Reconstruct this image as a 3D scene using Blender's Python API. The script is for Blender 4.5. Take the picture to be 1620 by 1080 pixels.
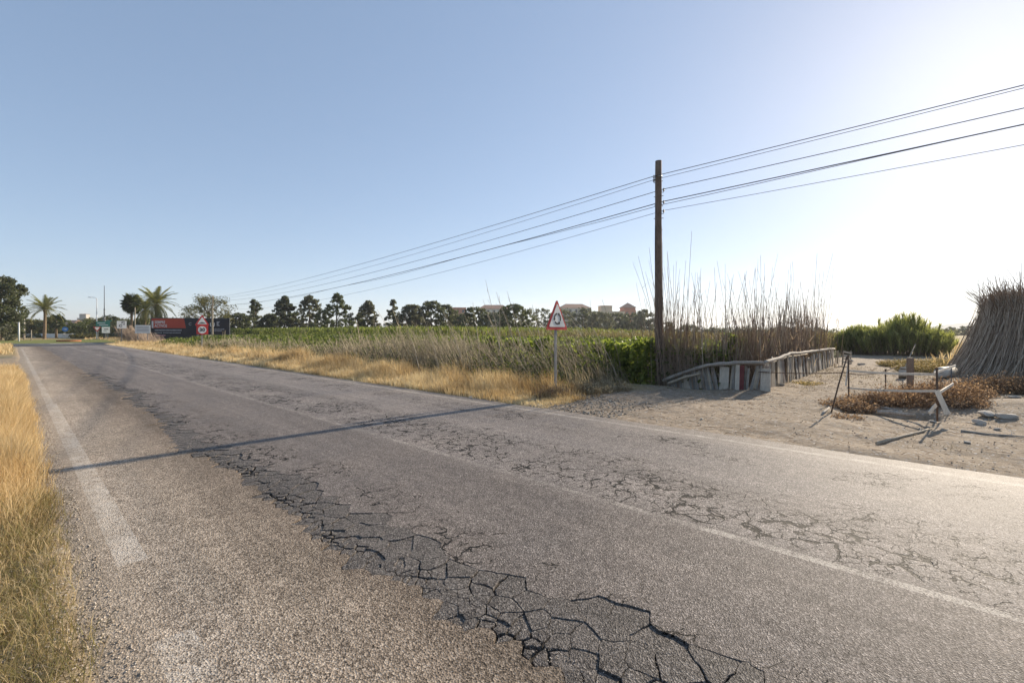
import bpy, bmesh, math, random
import numpy as np
from mathutils import Vector, Matrix
R = math.radians
rng = np.random.default_rng(7)
random.seed(7)
for o in list(bpy.data.objects): bpy.data.objects.remove(o)
scene = bpy.context.scene
COL = scene.collection

# ------------------------------------------------------------------ camera, sky, sun, exposure
CAM_H = 1.65
HAZE = True
FPX, HORIZON = 720.0, 523.0            # focal length and horizon row in photograph pixels (1620 x 1080)
cam = bpy.data.cameras.new('camera'); camo = bpy.data.objects.new('camera', cam); COL.objects.link(camo)
camo.location = (0, 0, CAM_H); camo.rotation_euler = (R(90), 0, 0)
cam.sensor_width = 36; cam.lens = 36 * FPX / 1620; cam.shift_y = -(540 - HORIZON) / 1620
cam.clip_start = .05; cam.clip_end = 12000
scene.camera = camo
SUN_AZ, SUN_EL = R(47.4), R(22.5)      # clockwise from +Y
world = bpy.data.worlds.new('World'); scene.world = world; world.use_nodes = True
wn = world.node_tree.nodes; wl = world.node_tree.links
sky = wn.new('ShaderNodeTexSky'); sky.sky_type = 'NISHITA'; sky.sun_disc = False
sky.sun_elevation = SUN_EL; sky.sun_rotation = SUN_AZ
sky.altitude = 0; sky.air_density = .7; sky.dust_density = .24; sky.ozone_density = 2.0
# the photograph is tone-compressed: one even gamma, saturation and white balance over the whole sky
gm = wn.new('ShaderNodeGamma'); gm.inputs[1].default_value = .50; wl.new(sky.outputs[0], gm.inputs[0])
hs = wn.new('ShaderNodeHueSaturation'); hs.inputs['Saturation'].default_value = 1.2; wl.new(gm.outputs[0], hs.inputs['Color'])
wb = wn.new('ShaderNodeMix'); wb.data_type = 'RGBA'; wb.blend_type = 'MULTIPLY'; wb.inputs[0].default_value = 1
wb.inputs[7].default_value = (.985, .995, 1.03, 1); wl.new(hs.outputs[0], wb.inputs[6])
wl.new(wb.outputs[2], wn['Background'].inputs[0]); wn['Background'].inputs[1].default_value = 0.135
sun = bpy.data.lights.new('sun', 'SUN'); suno = bpy.data.objects.new('sun', sun); COL.objects.link(suno)
sun.energy = 3.2; sun.angle = R(.55); sun.color = (1, .86, .68)
sd = Vector((math.sin(SUN_AZ) * math.cos(SUN_EL), math.cos(SUN_AZ) * math.cos(SUN_EL), math.sin(SUN_EL)))
suno.rotation_euler = (-sd).to_track_quat('-Z', 'Y').to_euler(); suno.location = (20, 20, 30)
vs = scene.view_settings; vs.view_transform = 'Standard'; vs.look = 'None'; vs.gamma = 1; vs.use_curve_mapping = False
vs.exposure = 1.42
scene.render.resolution_x = 1024; scene.render.resolution_y = 682
try:
    scene.cycles.max_bounces = 6; scene.cycles.transparent_max_bounces = 4
except Exception: pass

# ------------------------------------------------------------------ frames
TA = math.atan2(790, FPX)              # road direction, left of the view axis
DX, DY = -math.sin(TA), math.cos(TA)   # +u: along the road to the roundabout
NX, NY = math.cos(TA), math.sin(TA)    # +v: across the road to the field
ROADROT = math.atan2(-DY, -DX)         # local x = -u, local y = v
def W(u, v, z=0.0): return (DX * u + NX * v, DY * u + NY * v, z)
def Wn(u, v): return DX * u + NX * v, DY * u + NY * v
def UV(X, Y): return DX * X + DY * Y, NX * X + NY * Y
def G(x, y):                           # ground point seen at a photograph pixel
    Y = CAM_H * FPX / (y - HORIZON); return ((x - 810) / FPX * Y, Y)
def A(x, Y): return ((x - 810) / FPX * Y, Y)     # bearing of a pixel column at a depth Y
def Z(y, Y): return CAM_H + (HORIZON - y) / FPX * Y

# ------------------------------------------------------------------ noise
def _hash(ix, iy, s):
    n = (ix * 374761393 + iy * 668265263 + s * 974634767) & 0x7fffffff
    n = ((n ^ (n >> 13)) * 1274126177) & 0x7fffffff
    return ((n ^ (n >> 16)) & 0xffff) / 65535.0
def vnoise(x, y, s=0):
    x = np.asarray(x, float); y = np.asarray(y, float)
    ix = np.floor(x).astype(np.int64); iy = np.floor(y).astype(np.int64)
    fx = x - ix; fy = y - iy; fx = fx * fx * (3 - 2 * fx); fy = fy * fy * (3 - 2 * fy)
    a = _hash(ix, iy, s); b = _hash(ix + 1, iy, s); c = _hash(ix, iy + 1, s); d = _hash(ix + 1, iy + 1, s)
    return (a * (1 - fx) + b * fx) * (1 - fy) + (c * (1 - fx) + d * fx) * fy
def fbm(x, y, s=0, o=4):
    r = 0; a = .5
    for k in range(o): r = r + a * (vnoise(np.asarray(x) * 2 ** k, np.asarray(y) * 2 ** k, s + k) - .5) * 2; a *= .5
    return r
def sstep(a, b, x):
    t = np.clip((np.asarray(x, float) - a) / (b - a), 0, 1); return t * t * (3 - 2 * t)

# ------------------------------------------------------------------ materials
class NT:
    def __init__(s, name):
        s.m = bpy.data.materials.new(name); s.m.use_nodes = True
        s.n = s.m.node_tree.nodes; s.l = s.m.node_tree.links
        s.b = s.n['Principled BSDF']; s.out = s.n['Material Output']
        s.tc = s.n.new('ShaderNodeTexCoord')
    def link(s, a, b): s.l.new(a, b)
    def noise(s, scale, detail=4, rough=.55, vec=None, dist=0):
        k = s.n.new('ShaderNodeTexNoise'); k.inputs['Scale'].default_value = scale; k.inputs['Detail'].default_value = detail
        k.inputs['Roughness'].default_value = rough; k.inputs['Distortion'].default_value = dist
        s.l.new(vec or s.tc.outputs['Object'], k.inputs['Vector']); return k.outputs['Fac']
    def vor(s, scale, feat='F1', out='Distance', vec=None, rnd=1):
        k = s.n.new('ShaderNodeTexVoronoi'); k.feature = feat; k.inputs['Scale'].default_value = scale
        k.inputs['Randomness'].default_value = rnd
        s.l.new(vec or s.tc.outputs['Object'], k.inputs['Vector']); return k.outputs[out]
    def ramp(s, fac, stops):
        k = s.n.new('ShaderNodeValToRGB'); e = k.color_ramp.elements
        while len(e) < len(stops): e.new(.5)
        for i, (p, c) in enumerate(stops):
            e[i].position = p; e[i].color = (c, c, c, 1) if isinstance(c, (int, float)) else (*c, 1)
        s.l.new(fac, k.inputs[0]); return k.outputs[0]
    def mix(s, fac, a, b, mode='MIX'):
        k = s.n.new('ShaderNodeMix'); k.data_type = 'RGBA'; k.blend_type = mode
        for i, v in ((0, fac), (6, a), (7, b)):
            sock = k.inputs[i]
            if hasattr(v, 'is_output'): s.l.new(v, sock)
            elif isinstance(v, (int, float)): sock.default_value = v if i == 0 else (v, v, v, 1)
            else: sock.default_value = (*v, 1)
        return k.outputs[2]
    def math(s, op, a, b=0.0, c=0.0):
        k = s.n.new('ShaderNodeMath'); k.operation = op
        for i, v in enumerate((a, b, c)):
            if hasattr(v, 'is_output'): s.l.new(v, k.inputs[i])
            else: k.inputs[i].default_value = v
        return k.outputs[0]
    def sep(s, vec=None):
        k = s.n.new('ShaderNodeSeparateXYZ'); s.l.new(vec or s.tc.outputs['Object'], k.inputs[0]); return k.outputs
    def attr(s, name):
        k = s.n.new('ShaderNodeAttribute'); k.attribute_name = name; return k.outputs['Fac']
    def mapping(s, scale, rot=(0,0,0)):
        k = s.n.new('ShaderNodeMapping'); k.inputs['Scale'].default_value = scale; k.inputs['Rotation'].default_value = rot
        s.l.new(s.tc.outputs['Object'], k.inputs[0]); return k.outputs[0]
    def warp(s, scale, amt, vec=None):
        k = s.n.new('ShaderNodeTexNoise'); k.inputs['Scale'].default_value = scale; k.inputs['Detail'].default_value = 3
        s.l.new(vec or s.tc.outputs['Object'], k.inputs['Vector'])
        a = s.n.new('ShaderNodeVectorMath'); a.operation = 'SUBTRACT'; s.l.new(k.outputs['Color'], a.inputs[0]); a.inputs[1].default_value = (.5,.5,.5)
        b = s.n.new('ShaderNodeVectorMath'); b.operation = 'MULTIPLY_ADD'; s.l.new(a.outputs[0], b.inputs[0]); b.inputs[1].default_value = (amt,)*3
        s.l.new(vec or s.tc.outputs['Object'], b.inputs[2]); return b.outputs[0]
    def bump(s, h, strength=.5, dist=.02, prev=None):
        k = s.n.new('ShaderNodeBump'); k.inputs['Strength'].default_value = strength; k.inputs['Distance'].default_value = dist
        s.l.new(h, k.inputs['Height'])
        if prev: s.l.new(prev, k.inputs['Normal'])
        return k.outputs[0]
    def base(s, c):
        if hasattr(c, 'is_output'): s.l.new(c, s.b.inputs['Base Color'])
        else: s.b.inputs['Base Color'].default_value = (*c, 1)
    def fin(s, rough=.8, spec=.3, metal=0, nrm=None):
        if hasattr(rough, 'is_output'): s.l.new(rough, s.b.inputs['Roughness'])
        else: s.b.inputs['Roughness'].default_value = rough
        s.b.inputs['Specular IOR Level'].default_value = spec; s.b.inputs['Metallic'].default_value = metal
        if nrm: s.l.new(nrm, s.b.inputs['Normal'])
        return s.m
def simple(name, c, rough=.7, spec=.3, metal=0, vary=.25, scale=6, bump=.15):
    t = NT(name); n = t.noise(scale, 5, .65)
    t.base(t.ramp(n, [(.25, tuple(x * (1 - vary) for x in c)), (.75, tuple(min(1, x * (1 + vary)) for x in c))]))
    return t.fin(rough, spec, metal, t.bump(n, bump, .01) if bump else None)
def foliage(name, stops, trans=.35, rough=.55, spec=.25, tcol=1.5, warm=False):
    t = NT(name); c = t.ramp(t.attr('var'), stops); t.base(c); t.fin(rough, spec)
    if trans > 0:
        tr = t.n.new('ShaderNodeBsdfTranslucent'); ms = t.n.new('ShaderNodeMixShader'); ms.inputs[0].default_value = trans
        t.link(t.mix(1.0, c, (tcol, tcol * (.96 if warm else 1.05), tcol * (.76 if warm else .6)), 'MULTIPLY'), tr.inputs[0])
        t.link(t.b.outputs[0], ms.inputs[1]); t.link(tr.outputs[0], ms.inputs[2]); t.link(ms.outputs[0], t.out.inputs[0])
    return t.m
M = {}
def asphalt(name, stones, tint, grain=95, cracks=False, lanes=False, rough=.62, line=None, edge=None):
    t = NT(name)
    v1 = t.vor(grain, 'F1', 'Color'); sx = t.sep(v1)
    d1 = t.vor(grain, 'F1', 'Distance')
    col = t.ramp(sx[0], stones)
    big = t.noise(.8, 6, .6); mid = t.noise(9, 5, .7)
    col = t.mix(1.0, col, t.ramp(big, [(.3, tint[0]), (.7, tint[1])]), 'MULTIPLY')
    col = t.mix(.55, col, t.ramp(mid, [(.3, .55), (.7, 1.3)]), 'MULTIPLY')
    xyz = t.sep(); x, y = xyz[0], xyz[1]
    wob = t.math('MULTIPLY_ADD', t.noise(1.4, 5, .6), .5, -.25)
    yw = t.math('ADD', y, wob)
    streak = t.noise(1.0, 5, .6, t.mapping((.25, 5, 1)))
    col = t.mix(.4, col, t.ramp(streak, [(.3, .7), (.7, 1.25)]), 'MULTIPLY')
    wt = t.noise(.55, 4, .6, t.mapping((.12, 1.6, 1)))
    col = t.mix(.5, col, t.ramp(wt, [(.35, .72), (.65, 1.22)]), 'MULTIPLY')
    st = t.ramp(t.noise(2.2, 3, .5), [(.70, 0.0), (.78, .55)])
    col = t.mix(st, col, t.mix(1.0, col, (.6, .6, .6), 'MULTIPLY'))
    nb = t.bump(d1, .8, .005)
    if lanes:       # the far lane is older and paler, dark patched strip in between, dust near the far edge
        f = t.ramp(t.math('MULTIPLY', t.math('ADD', y, t.math('MULTIPLY', wob, .25)), .1), [(.375, 0.0), (.395, 1.0)])
        col = t.mix(f, col, t.mix(1.0, col, (1.24, 1.26, 1.28), 'MULTIPLY'))
        dust = t.ramp(t.math('MULTIPLY', yw, .1), [(.66, 0.0), (.77, .5)])
        col = t.mix(dust, col, t.ramp(mid, [(.3, (.23, .19, .145)), (.7, (.36, .31, .25))]))
    if cracks:
        wv = t.warp(5, .25); wv = t.warp(30, .03, wv)
        e = t.vor(3.6, 'DISTANCE_TO_EDGE', 'Distance', wv)
        e2 = t.vor(8.5, 'DISTANCE_TO_EDGE', 'Distance', wv)
        band = t.math('MULTIPLY', t.ramp(t.math('MULTIPLY', yw, .1), [(.385, 0.0), (.405, 1.0), (.48, 1.0), (.55, 0.0)]), t.ramp(t.noise(.9, 3), [(.40, 0.15), (.56, 1.0)]))
        band2 = t.math('MULTIPLY', t.ramp(t.math('MULTIPLY', yw, .1), [(.60, 0.0), (.64, 1.0), (.67, 1.0), (.70, 0.0)]), t.ramp(t.noise(1.1, 3), [(.5, 0.0), (.6, .8)]))
        band0 = t.math('MULTIPLY', t.ramp(t.math('MULTIPLY', yw, .1), [(.21, 1.0), (.29, 0.0)]), t.ramp(t.noise(1.6, 3), [(.45, 0.0), (.58, .8)]))
        b = t.math('MAXIMUM', t.math('MAXIMUM', band, band2), band0)
        br = t.ramp(t.noise(6, 3), [(.36, 0.0), (.52, 1.0)])
        b = t.math('MULTIPLY', b, br)
        w = t.math('MULTIPLY', b, .056)
        c1 = t.math('SUBTRACT', 1.0, t.math('MINIMUM', t.math('DIVIDE', e, t.math('ADD', w, .0005)), 1.0))
        c2 = t.math('SUBTRACT', 1.0, t.math('MINIMUM', t.math('DIVIDE', e2, t.math('ADD', t.math('MULTIPLY', w, .8), .0005)), 1.0))
        c = t.math('MINIMUM', t.math('MULTIPLY', t.math('MAXIMUM', c1, t.math('MULTIPLY', c2, .7)), 2.4), 1.0)
        c = t.math('MULTIPLY', c, t.math('GREATER_THAN', b, .08))
        col = t.mix(c, col, (.012, .011, .010))
        nb = t.bump(t.math('SUBTRACT', 1.0, c), .9, .02, nb)
    if line:        # worn paint: list of (v0, v1, x0, x1, wear)
        for (v0, v1, x0, x1, wear) in line:
            m = t.math('MULTIPLY', t.math('GREATER_THAN', y, v0), t.math('LESS_THAN', y, v1))
            m = t.math('MULTIPLY', m, t.math('MULTIPLY', t.math('GREATER_THAN', x, x0), t.math('LESS_THAN', x, x1)))
            wn_ = t.math('ADD', t.math('MULTIPLY', sx[1], .35), t.math('MULTIPLY', t.noise(4, 5, .75), .8))
            m = t.math('MULTIPLY', m, t.ramp(wn_, [(wear - .14, 0.0), (wear + .14, .72)]))
            col = t.mix(m, col, t.ramp(sx[2], [(0.0, (.46, .42, .36)), (1.0, (.66, .61, .54))]))
    if edge:
        col = t.mix(t.ramp(t.math('MULTIPLY', yw, .4), [(.32, 0.0), (.66, 1.0)]), col, t.mix(1.0, col, (.55, .53, .52), 'MULTIPLY'))
        f = t.ramp(t.math('MULTIPLY', yw, .5), [(.10, .85), (.30, 0.0)])
        col = t.mix(f, col, t.ramp(mid, [(.3, (.20, .165, .125)), (.7, (.34, .29, .23))]))
    t.base(col)
    return t.fin(rough, .09, 0, nb)
M['shoulder'] = asphalt('asphalt_shoulder', [(0, (.09, .075, .060)), (.3, (.25, .212, .170)), (.7, (.42, .36, .295)), (1, (.64, .575, .49))],
    ((.85, .82, .78), (1.15, 1.1, 1.05)), grain=105, rough=.7, line=[(.49, .66, -14.5, -4.15, .57), (.49, .67, -3.0, 1.5, .60), (.5, .63, -60, -14.5, .62)], edge=True)
M['lane'] = asphalt('asphalt_lane', [(0, (.062, .055, .050)), (.5, (.165, .146, .133)), (.85, (.26, .232, .212)), (1, (.46, .42, .385))],
    ((.85, .84, .84), (1.1, 1.06, 1.02)), grain=135, cracks=True, lanes=True, rough=.62,
    line=[(3.82, 3.91, -1.3, 8, .60), (3.82, 3.90, -2.3, -1.3, .66), (3.82, 3.89, -80, -2.3, .73), (7.14, 7.25, -80, 12, .62)])
M['chunk'] = asphalt('asphalt_chunk', [(0, (.032, .028, .026)), (.5, (.112, .100, .091)), (.85, (.182, .162, .148)), (1, (.30, .275, .25))],
    ((.85, .85, .85), (1.1, 1.1, 1.08)), grain=125, rough=.6)
M['crackfill'] = simple('crack_fill', (.045, .04, .034), .95, .1, vary=.6, scale=60, bump=.6)
M['farroad'] = asphalt('asphalt_roundabout', [(0, (.05, .05, .05)), (1, (.13, .125, .12))], ((.9, .9, .9), (1.1, 1.1, 1.1)), 60)

def ground_mat():
    t = NT('ground_soil')
    d = t.attr('dirt'); g = t.attr('green')
    n1 = t.noise(.7, 8, .6); n2 = t.noise(7, 6, .65); n3 = t.noise(60, 4, .7); v = t.vor(34, 'F1', 'Color'); vx = t.sep(v)
    dirt = t.ramp(n2, [(.25, (.15, .112, .076)), (.5, (.27, .214, .155)), (.78, (.40, .333, .255))])
    dirt = t.mix(.6, dirt, t.ramp(n3, [(.3, .6), (.7, 1.35)]), 'MULTIPLY')
    dirt = t.mix(.5, dirt, t.ramp(n1, [(.35, .75), (.65, 1.2)]), 'MULTIPLY')
    peb = t.ramp(vx[0], [(.86, 0.0), (.9, .8)])
    dirt = t.mix(peb, dirt, t.ramp(vx[1], [(0, (.16, .14, .12)), (1, (.5, .47, .43))]))
    dry = t.ramp(n2, [(.3, (.17, .125, .06)), (.55, (.34, .26, .125)), (.8, (.45, .36, .18))])
    grn = t.ramp(n2, [(.3, (.04, .06, .015)), (.7, (.12, .15, .04))])
    c = t.mix(d, dry, dirt); c = t.mix(g, c, grn); t.base(c)
    nb = t.bump(n2, .5, .06); nb = t.bump(n3, .6, .015, nb)
    return t.fin(.95, .15, 0, nb)
M['ground'] = ground_mat()

# ------------------------------------------------------------------ object helpers
def link(o, parent=None):
    COL.objects.link(o)
    if parent is not None: o.parent = parent
    return o
def tag(o, label=None, cat=None, group=None, kind=None):
    if label: o['label'] = label
    if cat: o['category'] = cat
    if group: o['group'] = group
    if kind: o['kind'] = kind
    return o
def thing(name, label, cat, loc=(0, 0, 0), rotz=0, group=None):
    o = bpy.data.objects.new(name, None); o.empty_display_size = .3; link(o)
    o.location = loc; o.rotation_euler = (0, 0, rotz)
    return tag(o, label, cat, group)
def np_mesh(name, V, quads=None, tris=None, attrs=None, mat=None, smooth=False):
    me = bpy.data.meshes.new(name); V = np.asarray(V, np.float32)
    me.vertices.add(len(V)); me.vertices.foreach_set('co', V.ravel())
    loops = []; starts = []; pos = 0
    for F, k in ((quads, 4), (tris, 3)):
        if F is not None and len(F):
            F = np.asarray(F, np.int32); loops.append(F.ravel()); starts.append(pos + np.arange(len(F)) * k); pos += F.size
    L = np.concatenate(loops); S = np.concatenate(starts)
    me.loops.add(len(L)); me.loops.foreach_set('vertex_index', L)
    me.polygons.add(len(S)); me.polygons.foreach_set('loop_start', S.astype(np.int32))
    if smooth: me.polygons.foreach_set('use_smooth', np.ones(len(S), bool))
    me.update(calc_edges=True)
    for k, a in (attrs or {}).items():
        at = me.attributes.new(k, 'FLOAT', 'POINT'); at.data.foreach_set('value', np.asarray(a, np.float32))
    if mat: me.materials.append(M[mat] if isinstance(mat, str) else mat)
    return me
def obj(name, me, parent=None):
    return link(bpy.data.objects.new(name, me), parent)
class MB:
    def __init__(s): s.v = []; s.f = []
    def box(s, c, d, rot=None, taper=None):
        i = len(s.v)
        for z in (-1, 1):
            k = (taper if taper is not None and z > 0 else 1)
            for x, y in ((-1,-1), (1,-1), (1,1), (-1,1)):
                p = Vector((x * d[0] / 2 * k, y * d[1] / 2 * k, z * d[2] / 2))
                if rot: p = rot @ p
                s.v.append(tuple(p + Vector(c)))
        s.f += [(i,i+3,i+2,i+1), (i+4,i+5,i+6,i+7), (i,i+1,i+5,i+4), (i+1,i+2,i+6,i+5), (i+2,i+3,i+7,i+6), (i+3,i,i+4,i+7)]
        return s
    def tube(s, pts, rad, n=8, cap=True):
        pts = [Vector(p) for p in pts]
        if not hasattr(rad, '__len__'): rad = [rad] * len(pts)
        i0 = len(s.v); ref = None
        for k, p in enumerate(pts):
            t = (pts[min(k+1, len(pts)-1)] - pts[max(k-1, 0)]).normalized()
            if ref is None: ref = Vector((1,0,0)) if abs(t.x) < .8 else Vector((0,1,0))
            a = (ref - t * ref.dot(t)).normalized(); ref = a; b = t.cross(a)
            for j in range(n):
                q = 2 * math.pi * j / n; s.v.append(tuple(p + (a * math.cos(q) + b * math.sin(q)) * rad[k]))
        for k in range(len(pts) - 1):
            for j in range(n):
                a = i0 + k*n + j; b = i0 + k*n + (j+1) % n; s.f.append((a, b, b + n, a + n))
        if cap:
            s.f.append(tuple(i0 + j for j in range(n))[::-1]); e = i0 + (len(pts)-1) * n; s.f.append(tuple(e + j for j in range(n)))
        return s
    def prism(s, poly, y0, y1):       # outline in x-z, thickness along y
        i = len(s.v); n = len(poly)
        for y in (y0, y1):
            for (x, z) in poly: s.v.append((x, y, z))
        s.f.append(tuple(range(i, i+n))); s.f.append(tuple(range(i+n, i+2*n))[::-1])
        for j in range(n): s.f.append((i+j, i+n+j, i+n+(j+1) % n, i+(j+1) % n))
        return s
    def slab(s, poly, z0, z1):
        i = len(s.v); n = len(poly)
        for z in (z0, z1):
            for (x, y) in poly: s.v.append((x, y, z))
        s.f.append(tuple(range(i, i+n))[::-1]); s.f.append(tuple(range(i+n, i+2*n)))
        for j in range(n): s.f.append((i+j, i+(j+1) % n, i+n+(j+1) % n, i+n+j))
        return s
    def build(s, name, mat, parent=None, smooth=False, bevel=0):
        me = bpy.data.meshes.new(name); me.from_pydata(s.v, [], s.f)
        bm = bmesh.new(); bm.from_mesh(me); bmesh.ops.recalc_face_normals(bm, faces=bm.faces)
        if bevel: bmesh.ops.bevel(bm, geom=bm.edges[:], offset=bevel, segments=1, affect='EDGES')
        bm.to_mesh(me); bm.free()
        if smooth:
            for p in me.polygons: p.use_smooth = len(p.vertices) == 4
        me.materials.append(M[mat] if isinstance(mat, str) else mat)
        return obj(name, me, parent)
# bulk geometry (numpy): blades, leaves, sticks
def blades_geo(B, h, w, az, lean, bend=.35):
    n = len(B); side = np.stack([np.cos(az), np.sin(az), np.zeros(n)], 1) * (w / 2)[:, None]
    L = np.concatenate([lean * h[:, None], np.zeros((n, 1))], 1)
    up = np.zeros((n, 3)); up[:, 2] = h
    mid = B + up * .55 + L * bend; tip = B + up * np.sqrt(np.clip(1 - .5 * (lean ** 2).sum(1), .15, 1))[:, None] + L
    V = np.stack([B - side, B + side, mid + side * .75, mid - side * .75, tip], 1).reshape(-1, 3)
    i = np.arange(n) * 5
    return V, np.stack([i, i+1, i+2, i+3], 1), np.stack([i+3, i+2, i+4], 1), 5
def leaves_geo(P, size, aspect=.55, flat=0.0, dirv=None):
    n = len(P); a = rng.normal(size=(n, 3)) if dirv is None else dirv + rng.normal(size=(n, 3)) * .35
    a /= np.linalg.norm(a, axis=1)[:, None] + 1e-9
    b = rng.normal(size=(n, 3)); b[:, 2] *= (1 - flat); b -= (b * a).sum(1)[:, None] * a; b /= np.linalg.norm(b, axis=1)[:, None] + 1e-9
    a = a * (size / 2)[:, None]; b = b * (size / 2 * aspect)[:, None]
    V = np.stack([P - a, P + b * .9 - a * .1, P + a, P - b * .9 - a * .1], 1).reshape(-1, 3); i = np.arange(n) * 4
    return V, np.stack([i, i+1, i+2, i+3], 1), 4
def sticks_geo(P0, P1, r0, r1, bend, segs=3, sides=3):
    n = len(P0); ax = P1 - P0; ax /= np.linalg.norm(ax, axis=1)[:, None] + 1e-9
    ref = np.tile([.3, .9, .1], (n, 1)); a = np.cross(ax, ref); a /= np.linalg.norm(a, axis=1)[:, None] + 1e-9; b = np.cross(ax, a)
    V = np.zeros((n, segs + 1, sides, 3))
    for k in range(segs + 1):
        t = k / segs; c = P0 * (1 - t) + P1 * t + bend * (4 * t * (1 - t)); r = (r0 * (1 - t) + r1 * t)[:, None]
        for j in range(sides):
            q = 2 * math.pi * j / sides; V[:, k, j] = c + (a * math.cos(q) + b * math.sin(q)) * r
    Q = []; per = (segs + 1) * sides; i = np.arange(n) * per
    for k in range(segs):
        for j in range(sides):
            j2 = (j + 1) % sides; Q.append(np.stack([i + k*sides + j, i + k*sides + j2, i + (k+1)*sides + j2, i + (k+1)*sides + j], 1))
    return V.reshape(-1, 3), np.concatenate(Q), per
def join_geo(parts):                   # list of (V, quads, tris, var)
    V = []; Q = []; T = []; A_ = []; o = 0
    for v, q, t, a in parts:
        V.append(v); A_.append(a)
        if q is not None and len(q): Q.append(q + o)
        if t is not None and len(t): T.append(t + o)
        o += len(v)
    return np.concatenate(V), (np.concatenate(Q) if Q else None), (np.concatenate(T) if T else None), np.concatenate(A_)
def stuff(name, parts, mat, label=None, cat=None, parent=None, kind='stuff', loc=None):
    V, Q, T, a = join_geo(parts)
    if loc is not None: V = V - np.asarray(loc)
    o = obj(name, np_mesh(name, V, Q, T, {'var': a}, mat), parent)
    if loc is not None and parent is None: o.location = loc
    return tag(o, label, cat, None, kind)

# ------------------------------------------------------------------ more materials
def wood(name, c, vary=.4, scale=(3, 3, .6), rough=.85):
    t = NT(name); n = t.noise(14, 6, .7, t.mapping(scale)); n2 = t.noise(2.5, 4)
    t.base(t.mix(.6, t.ramp(n, [(.3, tuple(x * (1 - vary) for x in c)), (.7, tuple(x * (1 + vary) for x in c))]), t.ramp(n2, [(.3, .7), (.7, 1.25)]), 'MULTIPLY'))
    return t.fin(rough, .2, 0, t.bump(n, .5, .012))
M['pole'] = wood('weathered_pole', (.16, .118, .09))
M['polefar'] = wood('pale_pole', (.30, .26, .20))
M['plank_grey'] = wood('grey_plank', (.26, .245, .22), .35)
M['plank_tan'] = wood('tan_plank', (.38, .325, .25), .35)
M['plank_dark'] = wood('dark_plank', (.22, .18, .15), .4)
M['plank_pale'] = wood('pale_plank', (.50, .45, .375), .25)
M['plank_red'] = wood('red_plank', (.15, .045, .045), .45)
M['log'] = wood('weathered_log', (.33, .295, .255), .35)
M['lath'] = wood('pale_lath', (.74, .65, .53), .15)
M['post'] = wood('brown_post', (.24, .17, .125), .3)
M['rust'] = simple('rusty_steel', (.13, .085, .06), .8, .3, .3, .5, 40, .4)
M['galv'] = simple('galvanised_steel', (.30, .29, .275), .5, .5, .6, .2, 12, .1)
M['lampmetal'] = simple('pale_lamp_paint', (.62, .62, .60), .5, .4, 0, .1)
M['mast'] = simple('dark_mast', (.10, .11, .12), .6, .4, 0, .2)
M['cable'] = simple('black_cable', (.03, .03, .032), .6, .3, 0, .2)
M['ceramic'] = simple('insulator', (.32, .31, .29), .35, .5, 0, .2)
M['sign_red'] = simple('sign_red', (.50, .04, .035), .45, .4, 0, .12, 4, 0)
M['sign_white'] = simple('sign_white', (.70, .70, .67), .45, .4, 0, .07, 4, 0)
M['sign_black'] = simple('sign_black', (.025, .025, .027), .5, .3, 0, .1, 4, 0)
M['sign_green'] = simple('sign_green', (.05, .22, .17), .5, .4, 0, .1, 4, 0)
M['sign_blue'] = simple('sign_blue', (.04, .16, .42), .5, .4, 0, .1, 4, 0)
M['sign_back'] = simple('sign_back', (.30, .30, .30), .5, .4, .4, .1, 4, 0)
M['bb_black'] = simple('billboard_black', (.018, .018, .026), .5, .3, 0, .2, 2, 0)
M['bb_red'] = simple('billboard_red', (.42, .055, .03), .5, .3, 0, .15, .4, 0)
M['bb_text'] = simple('billboard_lettering', (.62, .60, .58), .5, .3, 0, .05, 4, 0)
M['bb_grey'] = simple('billboard_grey', (.30, .29, .30), .5, .3, 0, .1, 4, 0)
M['bb_pink'] = simple('billboard_pink', (.55, .27, .27), .5, .3, 0, .1, 4, 0)
M['concrete'] = simple('concrete', (.42, .39, .35), .9, .2, 0, .25, 5, .3)
M['whitewall'] = simple('white_wall', (.72, .68, .62), .9, .2, 0, .12, 1.5, .1)
M['cream'] = simple('cream_render', (.62, .50, .36), .9, .2, 0, .1, .5, 0)
M['terracotta'] = simple('terracotta_render', (.50, .20, .13), .9, .2, 0, .12, .5, 0)
M['palewall'] = simple('pale_render', (.66, .60, .54), .9, .2, 0, .1, .5, 0)
M['rooftile'] = simple('roof_tile', (.40, .24, .17), .9, .2, 0, .3, 3, .2)
M['window'] = simple('window_glass', (.04, .045, .055), .2, .6, 0, .1, 1, 0)
M['rock'] = simple('pale_rock', (.44, .40, .345), .95, .2, 0, .35, 9, .5)
M['bark'] = simple('bark', (.13, .10, .075), .95, .1, 0, .4, 8, .5)
M['palmbark'] = simple('palm_bark', (.20, .15, .10), .95, .1, 0, .4, 6, .6)
M['tarp'] = simple('dirty_white_pipe', (.50, .46, .40), .7, .3, 0, .2, 6, .2)
M['kerb'] = simple('kerb_stone', (.46, .44, .41), .9, .2, 0, .2, 3, .2)
M['hill'] = simple('far_hill', (.13, .13, .085), 1, 0, 0, .3, .004, 0)
M['drygrass'] = foliage('dry_grass', [(0, (.25, .165, .08)), (.3, (.49, .35, .18)), (.65, (.68, .53, .31)), (1, (.80, .69, .47))], .38, .6, .2, 1.25, warm=True)
M['shortgrass'] = foliage('short_grass', [(0, (.12, .08, .045)), (.3, (.19, .17, .06)), (.5, (.30, .265, .10)), (.62, (.50, .37, .19)), (1, (.74, .60, .38))], .3, .6, .2, 1.3, warm=True)
M['crop'] = foliage('crop_leaf', [(0, (.045, .058, .02)), (.45, (.11, .132, .04)), (.8, (.20, .22, .066)), (1, (.32, .31, .11))], .45, .55, .25, 1.65)
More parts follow.
